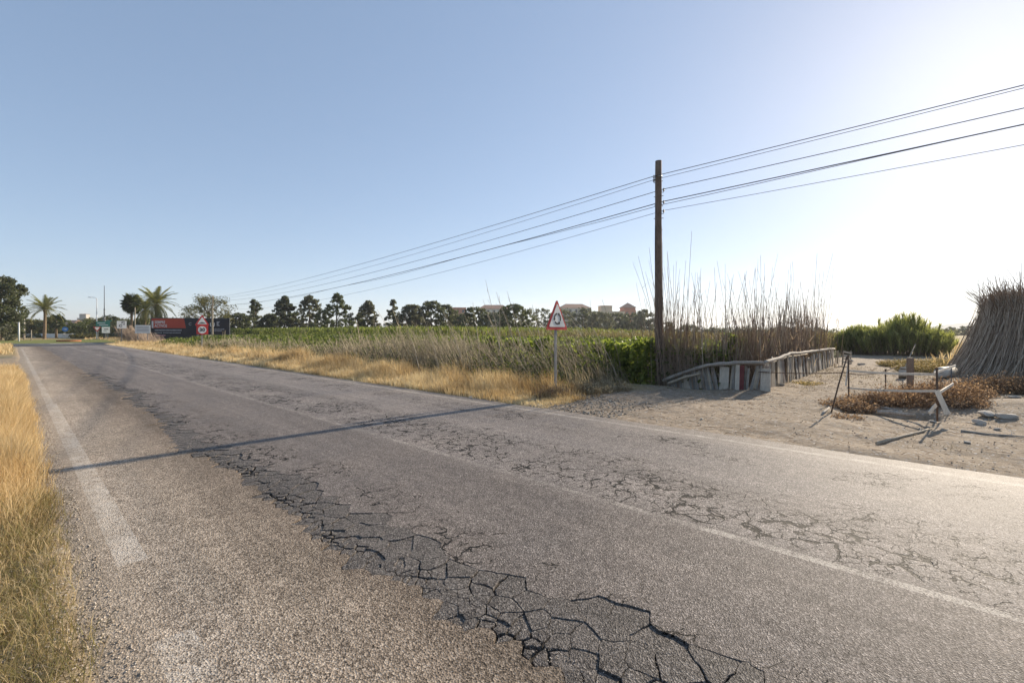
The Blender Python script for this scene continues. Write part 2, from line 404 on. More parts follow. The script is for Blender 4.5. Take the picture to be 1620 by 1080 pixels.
M['beanleaf'] = foliage('bean_leaf', [(0, (.055, .072, .02)), (.45, (.15, .18, .045)), (.8, (.27, .30, .08)), (1, (.40, .40, .13))], .5, .5, .25, 1.8)
M['reedgreen'] = foliage('reed_leaf', [(0, (.11, .12, .05)), (.5, (.24, .25, .10)), (1, (.44, .42, .19))], .45, .6, .2, 1.65)
M['backfield'] = foliage('back_field_leaf', [(0, (.10, .09, .04)), (.5, (.19, .165, .075)), (1, (.30, .26, .13))], .35, .6, .2, 1.3, warm=True)
M['cane'] = foliage('dry_cane', [(0, (.16, .12, .085)), (.4, (.36, .285, .215)), (.8, (.54, .445, .345)), (1, (.70, .60, .48))], 0, .7, .2)
M['canebrown'] = foliage('brown_cane', [(0, (.20, .145, .11)), (.5, (.36, .275, .21)), (1, (.52, .42, .33))], .3, .75, .2, 1.2, warm=True)
M['weed'] = foliage('dry_weed', [(0, (.15, .10, .065)), (.5, (.31, .205, .13)), (1, (.52, .37, .26))], .35, .7, .2, 1.2, warm=True)
M['greyweed'] = foliage('grey_stalk', [(0, (.17, .14, .09)), (.5, (.33, .28, .19)), (1, (.54, .47, .34))], .3, .7, .2, 1.2, warm=True)
M['tree_dark'] = foliage('dark_tree_leaf', [(0, (.045, .052, .03)), (.5, (.085, .096, .052)), (1, (.15, .16, .085))], .35, .5, .3, 1.4)
M['tree_mid'] = foliage('mid_tree_leaf', [(0, (.045, .055, .022)), (.5, (.09, .105, .04)), (1, (.17, .18, .075))], .3, .5, .3, 1.5)
M['tree_grey'] = foliage('grey_tree_leaf', [(0, (.075, .077, .055)), (.5, (.13, .13, .09)), (1, (.22, .21, .145))], .35, .6, .25, 1.3)
M['tree_pale'] = foliage('pale_tree_leaf', [(0, (.07, .07, .03)), (.5, (.15, .14, .06)), (1, (.26, .23, .11))], .3, .6, .25, 1.3)
M['palmleaf'] = foliage('palm_leaf', [(0, (.09, .095, .04)), (.5, (.175, .18, .075)), (1, (.33, .30, .14))], .35, .5, .3, 1.3)
M['fanleaf'] = foliage('fan_palm_leaf', [(0, (.03, .045, .016)), (.5, (.07, .09, .03)), (1, (.14, .15, .06))], .25, .45, .35, 1.3)
M['lawn'] = simple('lawn', (.17, .18, .06), .95, .1, 0, .4, 2, .4)
M['flower'] = simple('red_flower_bed', (.30, .13, .07), .95, .1, 0, .5, 3, .4)

# ------------------------------------------------------------------ ground sheet
def height(u, v):
    z = -.035 + 0 * u
    right = sstep(7.25, 7.75, v + .12 * fbm(u * .9, v * .9, 3))
    left = 1 - sstep(.10, .50, v + .10 * fbm(u * 1.1, v, 5))
    far = sstep(60, 72, u)
    z = z + right * (.043 + .05 * fbm(u * .5, v * .5, 11) + .034 * fbm(u * 2.6, v * 2.6, 12)) * (1 - .7 * far)
    z = z + left * (.078 + .04 * fbm(u * .6, v * .6, 21) + .012 * fbm(u * 4, v * 4, 22)) * (1 - .7 * far)
    # bank where the dirt apron drops to the field, weedy mound right of the barrier, hole under the culvert pipes
    z = z - .35 * sstep(12.9, 13.8, v) * sstep(4.0, 5.2, u) * (1 - far)
    z = z + .38 * np.exp(-(((u + 2.6) / 2.2) ** 2 + ((v - 13.2) / 1.6) ** 2))
    z = z + .25 * np.exp(-(((u + 6) / 3) ** 2 + ((v - 15.5) / 2) ** 2))
    z = z - .6 * np.exp(-(((u - .55) / .60) ** 4 + ((v - 11.45) / .33) ** 4))
    z = z + .10 * sstep(.0, .9, fbm(u * .35 + 4, v * .35, 31)) * right * (1 - far)
    ruts = np.exp(-((u - 2.6) / .3) ** 2) + np.exp(-((u - 1.0) / .3) ** 2)
    z = z - .05 * ruts * sstep(11, 14, v) * (1 - sstep(30, 40, v))
    return z
def lines(spec):
    out = []
    for a, b, s in spec: out += list(np.arange(a, b, s))
    return np.unique(np.round(np.array(out), 4))
gu = lines([(-4500, -600, 650), (-600, -60, 60), (-60, -10, 5), (-10, 16, .11), (16, 60, .8), (60, 200, 8), (200, 1000, 100), (1000, 4501, 700)])
gv = lines([(-4500, -600, 780), (-600, -60, 90), (-60, -5, 6), (-5, -.6, .4), (-.6, .5, .07), (.5, 7, 1.2), (7, 17, .1), (17, 32, .4), (32, 100, 4), (100, 700, 50), (700, 4501, 760)])
UU, VV = np.meshgrid(gu, gv, indexing='ij'); ZZ = height(UU, VV)
nu, nv = len(gu), len(gv); idx = np.arange(nu * nv).reshape(nu, nv)
Qg = np.stack([idx[:-1, :-1], idx[:-1, 1:], idx[1:, 1:], idx[1:, :-1]], -1).reshape(-1, 4)
wob = 1.2 * fbm(UU * .5, VV * .5, 41)
dirt = np.maximum(sstep(7.6, 5.8, UU + wob) * sstep(7, 7.4, VV) * (1 - sstep(34, 46, VV + wob)) * np.where(VV < 12.5, 1, sstep(-2.5, -.5, UU + wob * .5) + .55),
                  np.exp(-(VV - .25) ** 2 / .02) * .8)
dirt = np.maximum(dirt, sstep(20, 24, UU) * sstep(47, 40, UU) * sstep(-28, -20, VV) * (VV < .6) * sstep(-.2, .2, fbm(UU * .1, VV * .1, 47) + .25) )
dirt = np.clip(dirt, 0, 1)
green = sstep(12, 14, VV) * sstep(3.6, 5, UU) * .7 + sstep(.2, .6, fbm(UU * .4, VV * .4, 51)) * (VV < 0) * .5
Vg = np.stack([DX * UU + NX * VV, DY * UU + NY * VV, ZZ], -1).reshape(-1, 3)
g = obj('ground', np_mesh('ground', Vg, Qg, None, {'dirt': dirt.ravel(), 'green': np.clip(green, 0, 1).ravel()}, 'ground', True))
tag(g, 'pale sandy soil and dry field around the road', 'ground', kind='structure')
def gz(u, v): return float(height(np.array([float(u)]), np.array([float(v)]))[0])
def gzxy(x, y): return gz(*UV(x, y))

# ------------------------------------------------------------------ road with its broken strip
TOP = .012
def rn2(P, s, f=7.0):
    P = np.asarray(P, float); return fbm(P[:, 0] * f, P[:, 1] * f, s, 3), fbm(P[:, 0] * f, P[:, 1] * f, s + 9, 3)
U0, U1 = .15, 24.0
_ut = np.linspace(U0 - 1, U1 + 1, 1200)
_bl = 1.70 + .06 * np.sin(_ut * 1.3) + .10 * fbm(_ut * 1.1, 0 * _ut, 61) + .05 * fbm(_ut * 5, 0 * _ut, 62) + .25 * sstep(7, 16, _ut)
_br = _bl + np.maximum(.06, np.clip(.56 + .4 * fbm(_ut * .8, 0 * _ut + 3, 71), .25, .68) * np.clip(1 - .08 * (_ut - 2), .22, 1))
def bl(u): return float(np.interp(u, _ut, _bl))
def br_(u): return float(np.interp(u, _ut, _br))
A0, D0 = 1.0, 3.05
cand = np.stack([U0 - .3 + (U1 - U0 + .6) * rng.uniform(0, 1, 22000) ** 1.4, rng.uniform(A0 - .2, D0 + .2, 22000)], 1)
cb = np.interp(cand[:, 0], _ut, _bl); cr = np.interp(cand[:, 0], _ut, _br)
inb = (cand[:, 1] > cb) & (cand[:, 1] < cr)
dmin = np.where(inb, np.clip(.05 + .36 * (cand[:, 1] - cb - .10) * (1 + .5 * fbm(cand[:, 0] * 1.5, cand[:, 1] * 1.5, 66)), .045, .15) * (1 + .07 * np.maximum(0, cand[:, 0] - 3)), np.where(np.abs(cand[:, 1] - cb) < .1, .10, .19) * (1 + .05 * np.maximum(0, cand[:, 0] - 4)))
SEED = np.zeros((0, 2)); keep = []
for k in range(len(cand)):
    if keep:
        K = cand[keep]; 
        if (((K - cand[k]) ** 2).sum(1) < dmin[k] ** 2).any(): continue
    keep.append(k)
seeds = cand[keep]
def clip(poly, nx, ny, c):            # keep nx*x + ny*y <= c
    out = []
    for i in range(len(poly)):
        p, q = poly[i], poly[(i+1) % len(poly)]; a = nx*p[0] + ny*p[1] - c; b = nx*q[0] + ny*q[1] - c
        if a <= 0: out.append(p)
        if (a < 0 < b) or (b < 0 < a): t = a / (a - b); out.append((p[0] + (q[0]-p[0])*t, p[1] + (q[1]-p[1])*t))
    return out
def jit(P):
    P = np.asarray(P, float); u, v = P[:, 0], P[:, 1]
    k = np.clip((v - A0 - .05) / .25, 0, 1) * np.clip((D0 - .05 - v) / .25, 0, 1) * np.clip((u - U0) / .25, 0, 1) * np.clip((U1 - u) / .25, 0, 1)
    a, b = rn2(P, 81, 3.6); c, d = rn2(P, 101, 13.0)
    return np.stack([u + (a * .042 + c * .019) * k, v + (b * .042 + d * .019) * k], 1)
road = thing('road', None, None, (0, 0, 0), ROADROT); tag(road, 'cracked grey asphalt road running to the roundabout', 'road', kind='structure')
left_poly = []; right_poly = []; chunks = []
for (su, sv) in seeds:
    poly = [(su-.6, sv-.6), (su+.6, sv-.6), (su+.6, sv+.6), (su-.6, sv+.6)]
    dd = ((seeds - (su, sv)) ** 2).sum(1); near = np.argsort(dd)[1:400]; rmax = 9.0
    for q_, j in enumerate(near):
        if dd[j] > 4 * rmax: break
        if q_ % 4 == 3: rmax = max((p[0] - su) ** 2 + (p[1] - sv) ** 2 for p in poly)
        a, b = seeds[j]; dx, dy = a - su, b - sv
        poly = clip(poly, dx, dy, dx * (su + a) / 2 + dy * (sv + b) / 2)
    for nx_, ny_, c in ((1, 0, U1), (-1, 0, -U0), (0, 1, D0), (0, -1, -A0)): poly = clip(poly, nx_, ny_, c) if poly else poly
    if len(poly) < 3: continue
    fine = []
    for i in range(len(poly)):
        p, q = poly[i], poly[(i+1) % len(poly)]; m = max(1, int(round(math.hypot(q[0]-p[0], q[1]-p[1]) / (.02 + .003 * su))))
        for j in range(m): fine.append((p[0] + (q[0]-p[0]) * j / m, p[1] + (q[1]-p[1]) * j / m))
    fine = [tuple(q) for q in jit(fine)]
    if bl(su) < sv < br_(su): chunks.append(((su, sv), fine))
    elif sv <= bl(su): left_poly.append(fine)
    else: right_poly.append(fine)
def strip(mb, f0, f1, us, z):         # sheet between two boundary functions of u, with a skirt
    i = len(mb.v)
    for u in us: mb.v.append((-u, f0(u), z)); mb.v.append((-u, f1(u), z))
    for k in range(len(us) - 1): mb.f.append((i+2*k, i+2*k+2, i+2*k+3, i+2*k+1))
def flat_cells(mb, polys):
    for p in polys:
        i = len(mb.v); n = len(p); mb.v += [(-a, b, TOP) for a, b in p]; mb.v += [(-a, b, -.008) for a, b in p]
        mb.f.append(tuple(range(i, i+n)))
        for j in range(n): mb.f.append((i+j, i+(j+1) % n, i+n+(j+1) % n, i+n+j))
def nz(u, s, f=1.0): return float(fbm(np.array([u * f]), np.array([1.7]), s)[0])
us_near = list(np.arange(-14, U0, .25)) + [U0]; us_mid = list(np.arange(U0, U1, .2)) + [U1]; us_far = list(np.arange(U1, 30, .4)) + list(np.arange(30, 80, 2)) + [80]
ledge = lambda u: .10 + .10 * nz(u, 91, 1.3) + .05 * nz(u, 92, 6) + (0 if u < 20 else -min(8, .0030 * max(0, u - 45) ** 2))
redge = lambda u: 7.55 + .10 * nz(u, 93, 1.0) + (0 if u < 50 else .004 * (u - 50) ** 2)
seam = lambda u: 1.96 + .12 * nz(u, 94, .8) + .05 * nz(u, 95, 5)
seam_n = lambda u: 1.72 + .05 * nz(u, 96, 2)
mb = MB()
strip(mb, ledge, seam_n, us_near, TOP); strip(mb, ledge, lambda u: A0, us_mid, TOP); strip(mb, ledge, seam, us_far, TOP); flat_cells(mb, left_poly)
def flatbuild(mb, name, mat, parent):
    me = bpy.data.meshes.new(name); me.from_pydata(mb.v, [], mb.f); bm = bmesh.new(); bm.from_mesh(me)
    for f in bm.faces:
        if abs(f.normal.z) > .5 and f.normal.z < 0: f.normal_flip()
    bm.to_mesh(me); bm.free(); me.materials.append(M[mat]); return obj(name, me, parent)
sh = flatbuild(mb, 'paved_shoulder', 'shoulder', road); sh['label'] = 'pale coarse asphalt strip along the near edge'
mb = MB()
strip(mb, seam_n, redge, us_near, TOP); strip(mb, lambda u: D0, redge, us_mid, TOP); strip(mb, seam, redge, us_far, TOP); flat_cells(mb, right_poly)
ca = flatbuild(mb, 'carriageway', 'lane', road)
mb = MB(); strip(mb, lambda u: A0 - .1, lambda u: D0 + .1, us_mid, -.010); flatbuild(mb, 'crack_bed', 'crackfill', road)['label'] = 'dark grit at the bottom of the cracks'
chunks.sort(key=lambda c: c[0][0])
rest = MB(); nchunk = 0
for (c, p) in chunks:
    cu, cv = c; n = len(p); cx = sum(a for a, b in p) / n; cy = sum(b for a, b in p) / n
    ed = min(1, (cv - bl(cu)) / .25); sink = random.choice((.0, .001, .003, .005, .007)) if random.random() < .85 else .012
    tx, ty = random.uniform(-.016, .016), random.uniform(-.016, .016); gn = rn2(np.array(p), 131, 2.4)[0]; off = cv - bl(cu)
    top = []; low = []; mid = []
    for q, (a, b) in enumerate(p):
        dx, dy = a - cx, b - cy; L = math.hypot(dx, dy) + 1e-6
        gap = .0010 + .0115 * max(0, .12 + gn[q] * 1.6) * (1.9 if off < .14 else .95)
        k = max(.5, 1 - gap / L); zz = TOP - sink + tx * dx + ty * dy; zz = min(zz, TOP + .0015)
        kk_ = k * (.985 - 2.5 * gap); top.append((-(cx + dx * kk_), cy + dy * kk_, zz)); mid.append((-(cx + dx * k), cy + dy * k, zz - .005)); low.append((-(cx + dx * k * 1.0), cy + dy * k * 1.0, -.016))
    m = MB() if nchunk < 290 else rest
    i = len(m.v); m.v += top + mid + low + [(-cx, cy, TOP - sink + random.uniform(0, .003))]
    for j in range(n):
        j2 = (j+1) % n; m.f += [(i+j, i+j2, i+3*n), (i+j, i+n+j, i+n+j2, i+j2), (i+n+j, i+2*n+j, i+2*n+j2, i+n+j2)]
    if m is not rest: m.build('asphalt_piece', 'chunk', road)
    nchunk += 1
if rest.v: rest.build('asphalt_fragments', 'chunk', road)['kind'] = 'stuff'
print('chunks', nchunk, 'seeds', len(seeds))

# roundabout
RC_U, RC_V = 92.5, 3.0
def disc(r, n=72, v=0): return [(r * math.cos(2 * math.pi * k / n), r * math.sin(2 * math.pi * k / n)) for k in range(n)]
rb = thing('roundabout', 'far roundabout with kerbed lawn island', 'roundabout', W(RC_U, RC_V, 0), ROADROT); rb['kind'] = 'structure'
MB().slab(disc(24), -.05, .017).build('ring_road', 'farroad', rb)
MB().slab(disc(15.3), .0175, .14).build('kerb', 'kerb', rb)
mb = MB(); n = 48
for r, z in ((15.1, .145), (12, .2), (7, .26), (0.05, .3)): mb.v += [(r * math.cos(2*math.pi*k/n), r * math.sin(2*math.pi*k/n), z) for k in range(n)]
for q in range(3):
    for k in range(n): mb.f.append((q*n+k, q*n+(k+1) % n, (q+1)*n+(k+1) % n, (q+1)*n+k))
mb.build('lawn', 'lawn', rb, True)
mb = MB(); pts = [(9 + 1.2 * math.cos(a), 2.0 + 1.2 * math.sin(a)) for a in np.linspace(0, 6.28, 24, endpoint=False)]
mb.slab(pts, .1, .42).build('flower_bed', 'flower', rb)
# ------------------------------------------------------------------ utility poles and cables
def at_g(x, Y, dz=0): X, Y = A(x, Y); return (X, Y, gzxy(X, Y) + dz)
VROT = math.atan2(NY, NX)              # local x = +v (across the road), local -y faces traffic heading for the roundabout
pole = thing('utility_pole', 'tall weathered brown wooden pole beside the cane fence', 'utility pole', at_g(1042, 14.5))
pz = pole.location.z
def shaft(h, r0, r1, seed):
    rr = random.Random(seed); pts = []; rad = []
    for k in range(15):
        t = k / 14; pts.append((.010 * math.sin(t * 5 + seed) + rr.uniform(-.004, .004), rr.uniform(-.004, .004), -.4 + t * (h + .4))); rad.append(r0 + (r1 - r0) * t + rr.uniform(-.003, .003))
    return MB().tube(pts, rad, 14)
shaft(7.05 - pz, .135, .098, 1).build('shaft', 'pole', pole, True)
ATT = [(6.53, 'mid'), (6.43, 'thin'), (6.12, 'mid'), (5.73, 'thick'), (5.45, 'thin')]
side = [(-.13, -.02), (-.12, .03), (.13, -.02), (.13, -.02), (.14, .02)]
for k, (h, w) in enumerate(ATT):
    sx, sy = side[k]; m = MB()
    m.tube([(sx * .3, sy, h - pz - .07), (sx * 1.15, sy, h - pz - .07), (sx * 1.2, sy, h - pz)], .009, 6)
    b = m.build('bracket', 'rust', pole)
    mm = MB(); mm.tube([(sx * 1.2, sy, h - pz - .03), (sx * 1.2, sy, h - pz - .005), (sx * 1.2, sy, h - pz), (sx * 1.2, sy, h - pz + .04), (sx * 1.2, sy, h - pz + .06)], [.03, .032, .02, .034, .018], 10); mm.build('insulator', 'ceramic', b, True)
MB().tube([(0, 0, 1.02), (0, 0, 1.06)], .141, 16).build('strap', 'galv', pole, True)
for h, a in ((6.75, .3), (6.25, 2.6), (5.95, .2), (5.55, 2.9), (5.2, .4)): MB().tube([(-.15 * math.cos(a), -.15 * math.sin(a), h), (.15 * math.cos(a), .15 * math.sin(a), h)], .010, 6).build('bolt', 'rust', pole)
MB().tube([(0, 0, 6.86), (0, 0, 6.90)], .104, 14).build('strap', 'galv', pole, True)
MB().tube([(-.12, -.05, 5.3), (-.135, -.06, 4.9), (-.13, -.06, 4.2)], .008, 5).build('drop_wire', 'cable', pole)
for k in range(7): a = -1.9 + .35 * k; MB().tube([(.123 * math.cos(a), .123 * math.sin(a), 1.2 + .4 * k), (.118 * math.cos(a + .05), .118 * math.sin(a + .05), 2.3 + .5 * k)], [.006, .003], 4).build('check_split', 'plank_dark', pole)
fx, fy = A(336, 68)
fpole = thing('utility_pole', 'slim pale wooden pole in front of the black billboard', 'utility pole', (fx, fy, gzxy(fx, fy)))
shaft(6.9, .14, .10, 2).build('shaft', 'polefar', fpole, True)
for h in (6.5, 6.2, 5.85, 5.5): MB().box((0, 0, h), (.34, .07, .06)).build('crosspiece', 'rust', fpole)
P0 = Vector((pole.location.x, pole.location.y, 0)); PF = Vector((fx, fy, 0)); dirn = (P0 - PF).normalized(); PE = P0 + dirn * 58
crad = {'thin': .0065, 'mid': .0095, 'thick': .013}
FARH = [6.6, 6.5, 6.1, 5.45, 5.1]
SAG = [.58, .86, .90, .88, 1.28]
names = ['uppermost thin black cable strung from the tall wooden pole', 'second thin cable just below the uppermost one on the pole', 'middle black cable of the five on the tall pole', 'thickest black cable, fourth from the top on the pole', 'lowest thin cable hanging from the tall wooden pole']
perp = Vector((-dirn.y, dirn.x, 0))
for k, (h, w) in enumerate(ATT):
    off = Vector((side[k][0] * 1.2, side[k][1], 0)); pts = []
    for a, b, ha, hb, sag, n in ((PF, P0 + off, FARH[k], h + .03, SAG[k], 30), (P0 + off, PE, h + .03, h + .05, (.42, .30, .36, .2, .44)[k], 22)):
        for i in range(n + 1):
            t = i / n; p = a.lerp(b, t); p.z = ha * (1 - t) + hb * t - sag * 4 * t * (1 - t)
            if not pts or (pts[-1] - p).length > .01: pts.append(p)
    tag(MB().tube(pts, crad[w], 6).build('overhead_cable', 'cable', None, True), names[k], 'cable', 'cables along the pole line')
    if w == 'thick':
        tag(MB().tube([p + perp * .05 + Vector((0, 0, -.03 - .05 * math.sin(i * .9))) for i, p in enumerate(pts)], .008, 6).build('overhead_cable', 'cable', None, True), 'slack thin cable twisted beside the thickest cable on the pole', 'cable', 'cables along the pole line')

# ------------------------------------------------------------------ traffic signs
def rtri(side_, r, cz, n=6):          # triangle with rounded corners, point up, outline in x-z
    h = side_ * .866; c = [(-side_/2, 0), (side_/2, 0), (0, h)]; out = []
    ins = [(-side_/2 + r * 1.732, r), (side_/2 - r * 1.732, r), (0, h - 2 * r)]
    for (x, z), a0 in zip(ins, (150, 270, 30)):
        for k in range(n + 1): a = R(a0 + 120 * k / n); out.append((x + r * math.cos(a), cz + z + r * math.sin(a)))
    return out
def arc(r0, r1, a0, a1, cx, cz, n=12):
    o = [(cx + r1 * math.cos(R(a0 + (a1-a0)*k/n)), cz + r1 * math.sin(R(a0 + (a1-a0)*k/n))) for k in range(n+1)]
    return o + [(cx + r0 * math.cos(R(a1 + (a0-a1)*k/n)), cz + r0 * math.sin(R(a1 + (a0-a1)*k/n))) for k in range(n+1)]
def circ(r, cx, cz, n=28): return [(cx + r * math.cos(2*math.pi*k/n), cz + r * math.sin(2*math.pi*k/n)) for k in range(n)]
def text_mesh(txt, size, loc, mat, parent, name='lettering', thick=.006, bold=.0, align='CENTER'):
    cu = bpy.data.curves.new(name, 'FONT'); cu.body = txt; cu.size = size; cu.extrude = thick; cu.align_x = align; cu.align_y = 'CENTER'; cu.offset = bold
    cu.resolution_u = 3
    o = bpy.data.objects.new(name, cu); COL.objects.link(o); dg = bpy.context.evaluated_depsgraph_get()
    me = bpy.data.meshes.new_from_object(o.evaluated_get(dg)); bpy.data.objects.remove(o)
    me.materials.clear(); me.materials.append(M[mat]); ob = obj(name, me, parent); ob.location = loc; ob.rotation_euler = (R(90), 0, 0); return ob
def post(parent, h, mat='galv', w=.08, d=.04): return MB().box((0, 0, h/2 - .15), (w, d, h + .3)).build('post', mat, parent, bevel=.006)
sg = thing('traffic_sign', 'red bordered triangular roundabout warning sign on a grey post', 'traffic sign', at_g(879, 11.65), VROT)
post(sg, 2.22)
plate = MB().prism(rtri(.90, .035, 1.66), -.052, -.026).build('plate', 'sign_red', sg)
MB().prism(rtri(.87, .03, 1.67), -.0255, -.0225).build('back_panel', 'sign_back', plate)
MB().prism(rtri(.70, .03, 1.735), -.058, -.0525).build('white_face', 'sign_white', plate)
for a0 in (95, 215, 335):
    m = MB().prism(arc(.108, .150, a0, a0 + 84, 0, 1.945), -.064, -.0585)
    a = R(a0 + 84); cx, cz = .129 * math.cos(a), 1.945 + .129 * math.sin(a); tx, tz = -math.sin(a), math.cos(a); nx_, nz_ = math.cos(a), math.sin(a)
    m.prism([(cx + nx_*.045, cz + nz_*.045), (cx - nx_*.045, cz - nz_*.045), (cx + tx*.06, cz + tz*.06)], -.0645, -.0580)
    m.build('arrow', 'sign_black', plate)
for z in (1.78, 2.12): MB().box((0, -.012, z), (.10, .035, .03)).build('clamp', 'galv', sg)
rs = thing('traffic_sign', 'speed hump triangle above a round 30 limit sign on one post', 'traffic sign', at_g(319.5, 33.5), VROT)
post(rs, 2.6)
tp = MB().prism(rtri(.92, .035, 2.05), -.052, -.026).build('triangle_plate', 'sign_red', rs)
MB().prism(rtri(.62, .03, 2.14), -.058, -.0525).build('white_face', 'sign_white', tp)
MB().prism([(-.2, 2.2), (.2, 2.2), (.2, 2.235), (.11, 2.245), (.06, 2.285), (-.06, 2.285), (-.11, 2.245), (-.2, 2.235)], -.064, -.0585).build('hump_mark', 'sign_black', tp)
bp = MB().box((.02, -.036, 1.72), (.74, .012, .64)).build('backing_board', 'sign_red', rs)
rp = MB().prism(circ(.36, 0, 1.72), -.056, -.043).build('round_plate', 'sign_red', rs)
MB().prism(circ(.265, 0, 1.72), -.062, -.0565).build('white_face', 'sign_white', rp)
text_mesh('30', .36, (0, -.066, 1.72), 'sign_black', rp, 'numerals', .003, .008)
# square advance sign with a roundabout diagram
ws = thing('traffic_sign', 'white square sign with a black roundabout diagram on a thin post', 'traffic sign', at_g(192.5, 56), VROT)
post(ws, 2.7, 'mast', .09)
wp = MB().box((0, -.05, 2.42), (.92, .02, .92)).build('plate', 'sign_white', ws)
m = MB().prism(arc(.10, .17, 20, 340, -.1, 2.28), -.068, -.0605); m.build('ring_mark', 'sign_black', wp)
MB().prism([(-.02, 2.56), (.06, 2.56), (.06, 2.7), (.3, 2.7), (.3, 2.78), (-.02, 2.78)], -.068, -.0605).build('route_mark', 'sign_black', wp); MB().box((.22, -.064, 2.5), (.16, .006, .2)).build('route_mark', 'bb_grey', wp)
# sign with grey lines on two posts
wl_ = thing('info_board', 'small white board with grey lines behind the dry grass', 'sign', at_g(226, 58), VROT * .55)
for x in (-.5, .5): MB().box((x, 0, .9), (.07, .05, 2.0)).build('post', 'galv', wl_)
ip = MB().box((0, -.05, 1.88), (1.55, .03, 1.05)).build('panel', 'sign_white', wl_)
for z in (2.15, 1.98, 1.8, 1.62): MB().box((0, -.0675, z), (1.25, .004, .07)).build('printed_line', 'bb_grey', ip)
# green direction board, round and square signs
gs = thing('direction_sign', 'green direction board on a post near the roundabout', 'direction sign', at_g(163, 74), VROT * .6)
for x in (-.6, .6): MB().box((x, 0, 1.6), (.09, .05, 3.3)).build('post', 'galv', gs)
gp = MB().box((0, -.05, 2.72), (1.75, .03, .95)).build('panel', 'sign_green', gs)
MB().box((-.2, -.0675, 2.9), (1.0, .004, .12)).build('printed_line', 'sign_white', gp); MB().box((.1, -.0675, 2.6), (1.1, .004, .12)).build('printed_line', 'sign_white', gp)
gt = MB().box((.75, -.05, 3.30), (.7, .03, .18)).build('tab', 'sign_green', gs)
ss = thing('traffic_sign', 'white square sign below the green direction board', 'traffic sign', at_g(167.5, 71), VROT)
post(ss, 2.2, 'galv', .07); sp = MB().box((0, -.04, 1.78), (.95, .02, .95)).build('plate', 'sign_white', ss)
MB().box((.02, -.0525, 1.9), (.5, .004, .12)).build('printed_mark', 'sign_black', sp); MB().box((-.1, -.0525, 1.62), (.35, .004, .10)).build('printed_mark', 'bb_grey', sp)
ys = thing('traffic_sign', 'small give way sign beside the green direction board', 'traffic sign', at_g(153.5, 72), VROT)
post(ys, 1.95, 'galv', .07); yp = MB().prism([(x, 3.65 - z) for x, z in rtri(.95, .04, 1.35)][::-1], -.05, -.03).build('plate', 'sign_red', ys)
MB().prism([(x, 3.65 - z) for x, z in rtri(.62, .03, 1.43)][::-1], -.056, -.0505).build('white_face', 'sign_white', yp)
bs = thing('traffic_sign', 'blue round arrow sign on the roundabout island', 'traffic sign', (*A(103, 82), .3), VROT)
post(bs, 1.6, 'galv', .07); bpp = MB().prism(circ(.42, 0, 1.62), -.05, -.03).build('plate', 'sign_blue', bs)
MB().prism([(-.2, 1.58), (.05, 1.58), (.05, 1.5), (.24, 1.62), (.05, 1.74), (.05, 1.66), (-.2, 1.66)], -.056, -.0505).build('arrow', 'sign_white', bpp)

# ------------------------------------------------------------------ billboard
bx, by = A(302.5, 71); bb = thing('billboard', 'wide black billboard with a red orange panel and white lettering', 'billboard', (bx, by, 0), .28)
BW, B0, B1 = 10.5, .28, 3.55; bh = B1 - B0
for x in (-4.6, -1.5, 1.5, 4.6): MB().box((x, .2, B1/2 - .3), (.14, .14, B1 + .6)).build('post', 'mast', bb)
panel = MB().box((0, 0, (B0 + B1)/2), (BW, .10, bh)).build('panel', 'bb_black', bb)
for d in ((0, -.01, B0 - .04, BW + .16, .14, .08), (0, -.01, B1 + .04, BW + .16, .14, .08), (-BW/2 - .04, -.01, (B0+B1)/2, .08, .14, bh), (BW/2 + .04, -.01, (B0+B1)/2, .08, .14, bh)):
    MB().box(d[:3], d[3:]).build('frame', 'mast', bb)
MB().prism([(-BW/2 + .02, B1 - .02), (-.95, B1 - .02), (-.70, B1 - 1.5), (-BW/2 + .02, B1 - 1.5)], -.056, -.0505).build('red_panel', 'bb_red', panel)
MB().box((-BW/2 + .16, -.0575, B1 - .95), (.22, .004, 1.05)).build('white_bar', 'bb_text', panel)
text_mesh('SIEMPRE', .62, (-BW/2 + .42, -.062, B1 - .62), 'bb_text', panel, 'lettering', .003, .012, 'LEFT').scale = (.62, 1, 1)
text_mesh('ACTIVOS', .62, (-BW/2 + .42, -.062, B1 - 1.18), 'bb_text', panel, 'lettering', .003, .012, 'LEFT').scale = (.64, 1, 1)
def words(z, hgt, spans, mat):
    for a, b in spans:                 # small print too far off to read: short uneven strokes in words
        m = MB(); x = a
        while x < b:
            w = random.uniform(.09, .16); m.box((x + w/2, -.0535, z + random.uniform(-.01, .01)), (w, .004, hgt * random.uniform(.75, 1))); x += w + .045
        m.build('small_print', mat, panel)
words(B1 - 1.82, .27, [(-4.8, -3.55), (-3.4, -1.35)], 'bb_grey'); words(B1 - 2.22, .18, [(-4.8, -3.9), (-3.7, -2.6), (-2.4, -1.4)], 'bb_grey'); words(B1 - 2.62, .20, [(-4.8, -3.4)], 'bb_pink')
words(B1 - 1.68, .17, [(2.6, 4.5)], 'bb_grey'); words(B1 - 1.92, .17, [(2.6, 4.2)], 'bb_grey'); words(B1 - 2.75, .13, [(2.0, 3.2), (3.4, 4.4)], 'bb_grey')
MB().prism(arc(.20, .33, 180, 360, 2.9, B1 - 1.0), -.056, -.0505).build('letter_mark', 'bb_text', panel)
for x in (2.635, 3.165): MB().box((x, -.053, B1 - .82), (.13, .005, .36)).build('letter_mark', 'bb_text', panel)
MB().prism([(3.5, B1 - .45), (3.95, B1 - .45), (3.7, B1 - .8), (3.95, B1 - 1.15), (3.5, B1 - 1.15)], -.056, -.0505).build('logo_mark', 'bb_grey', panel)
MB().prism(arc(.14, .22, 40, 320, -.1, B1 - .85), -.056, -.0505).build('logo_mark', 'bb_grey', panel)
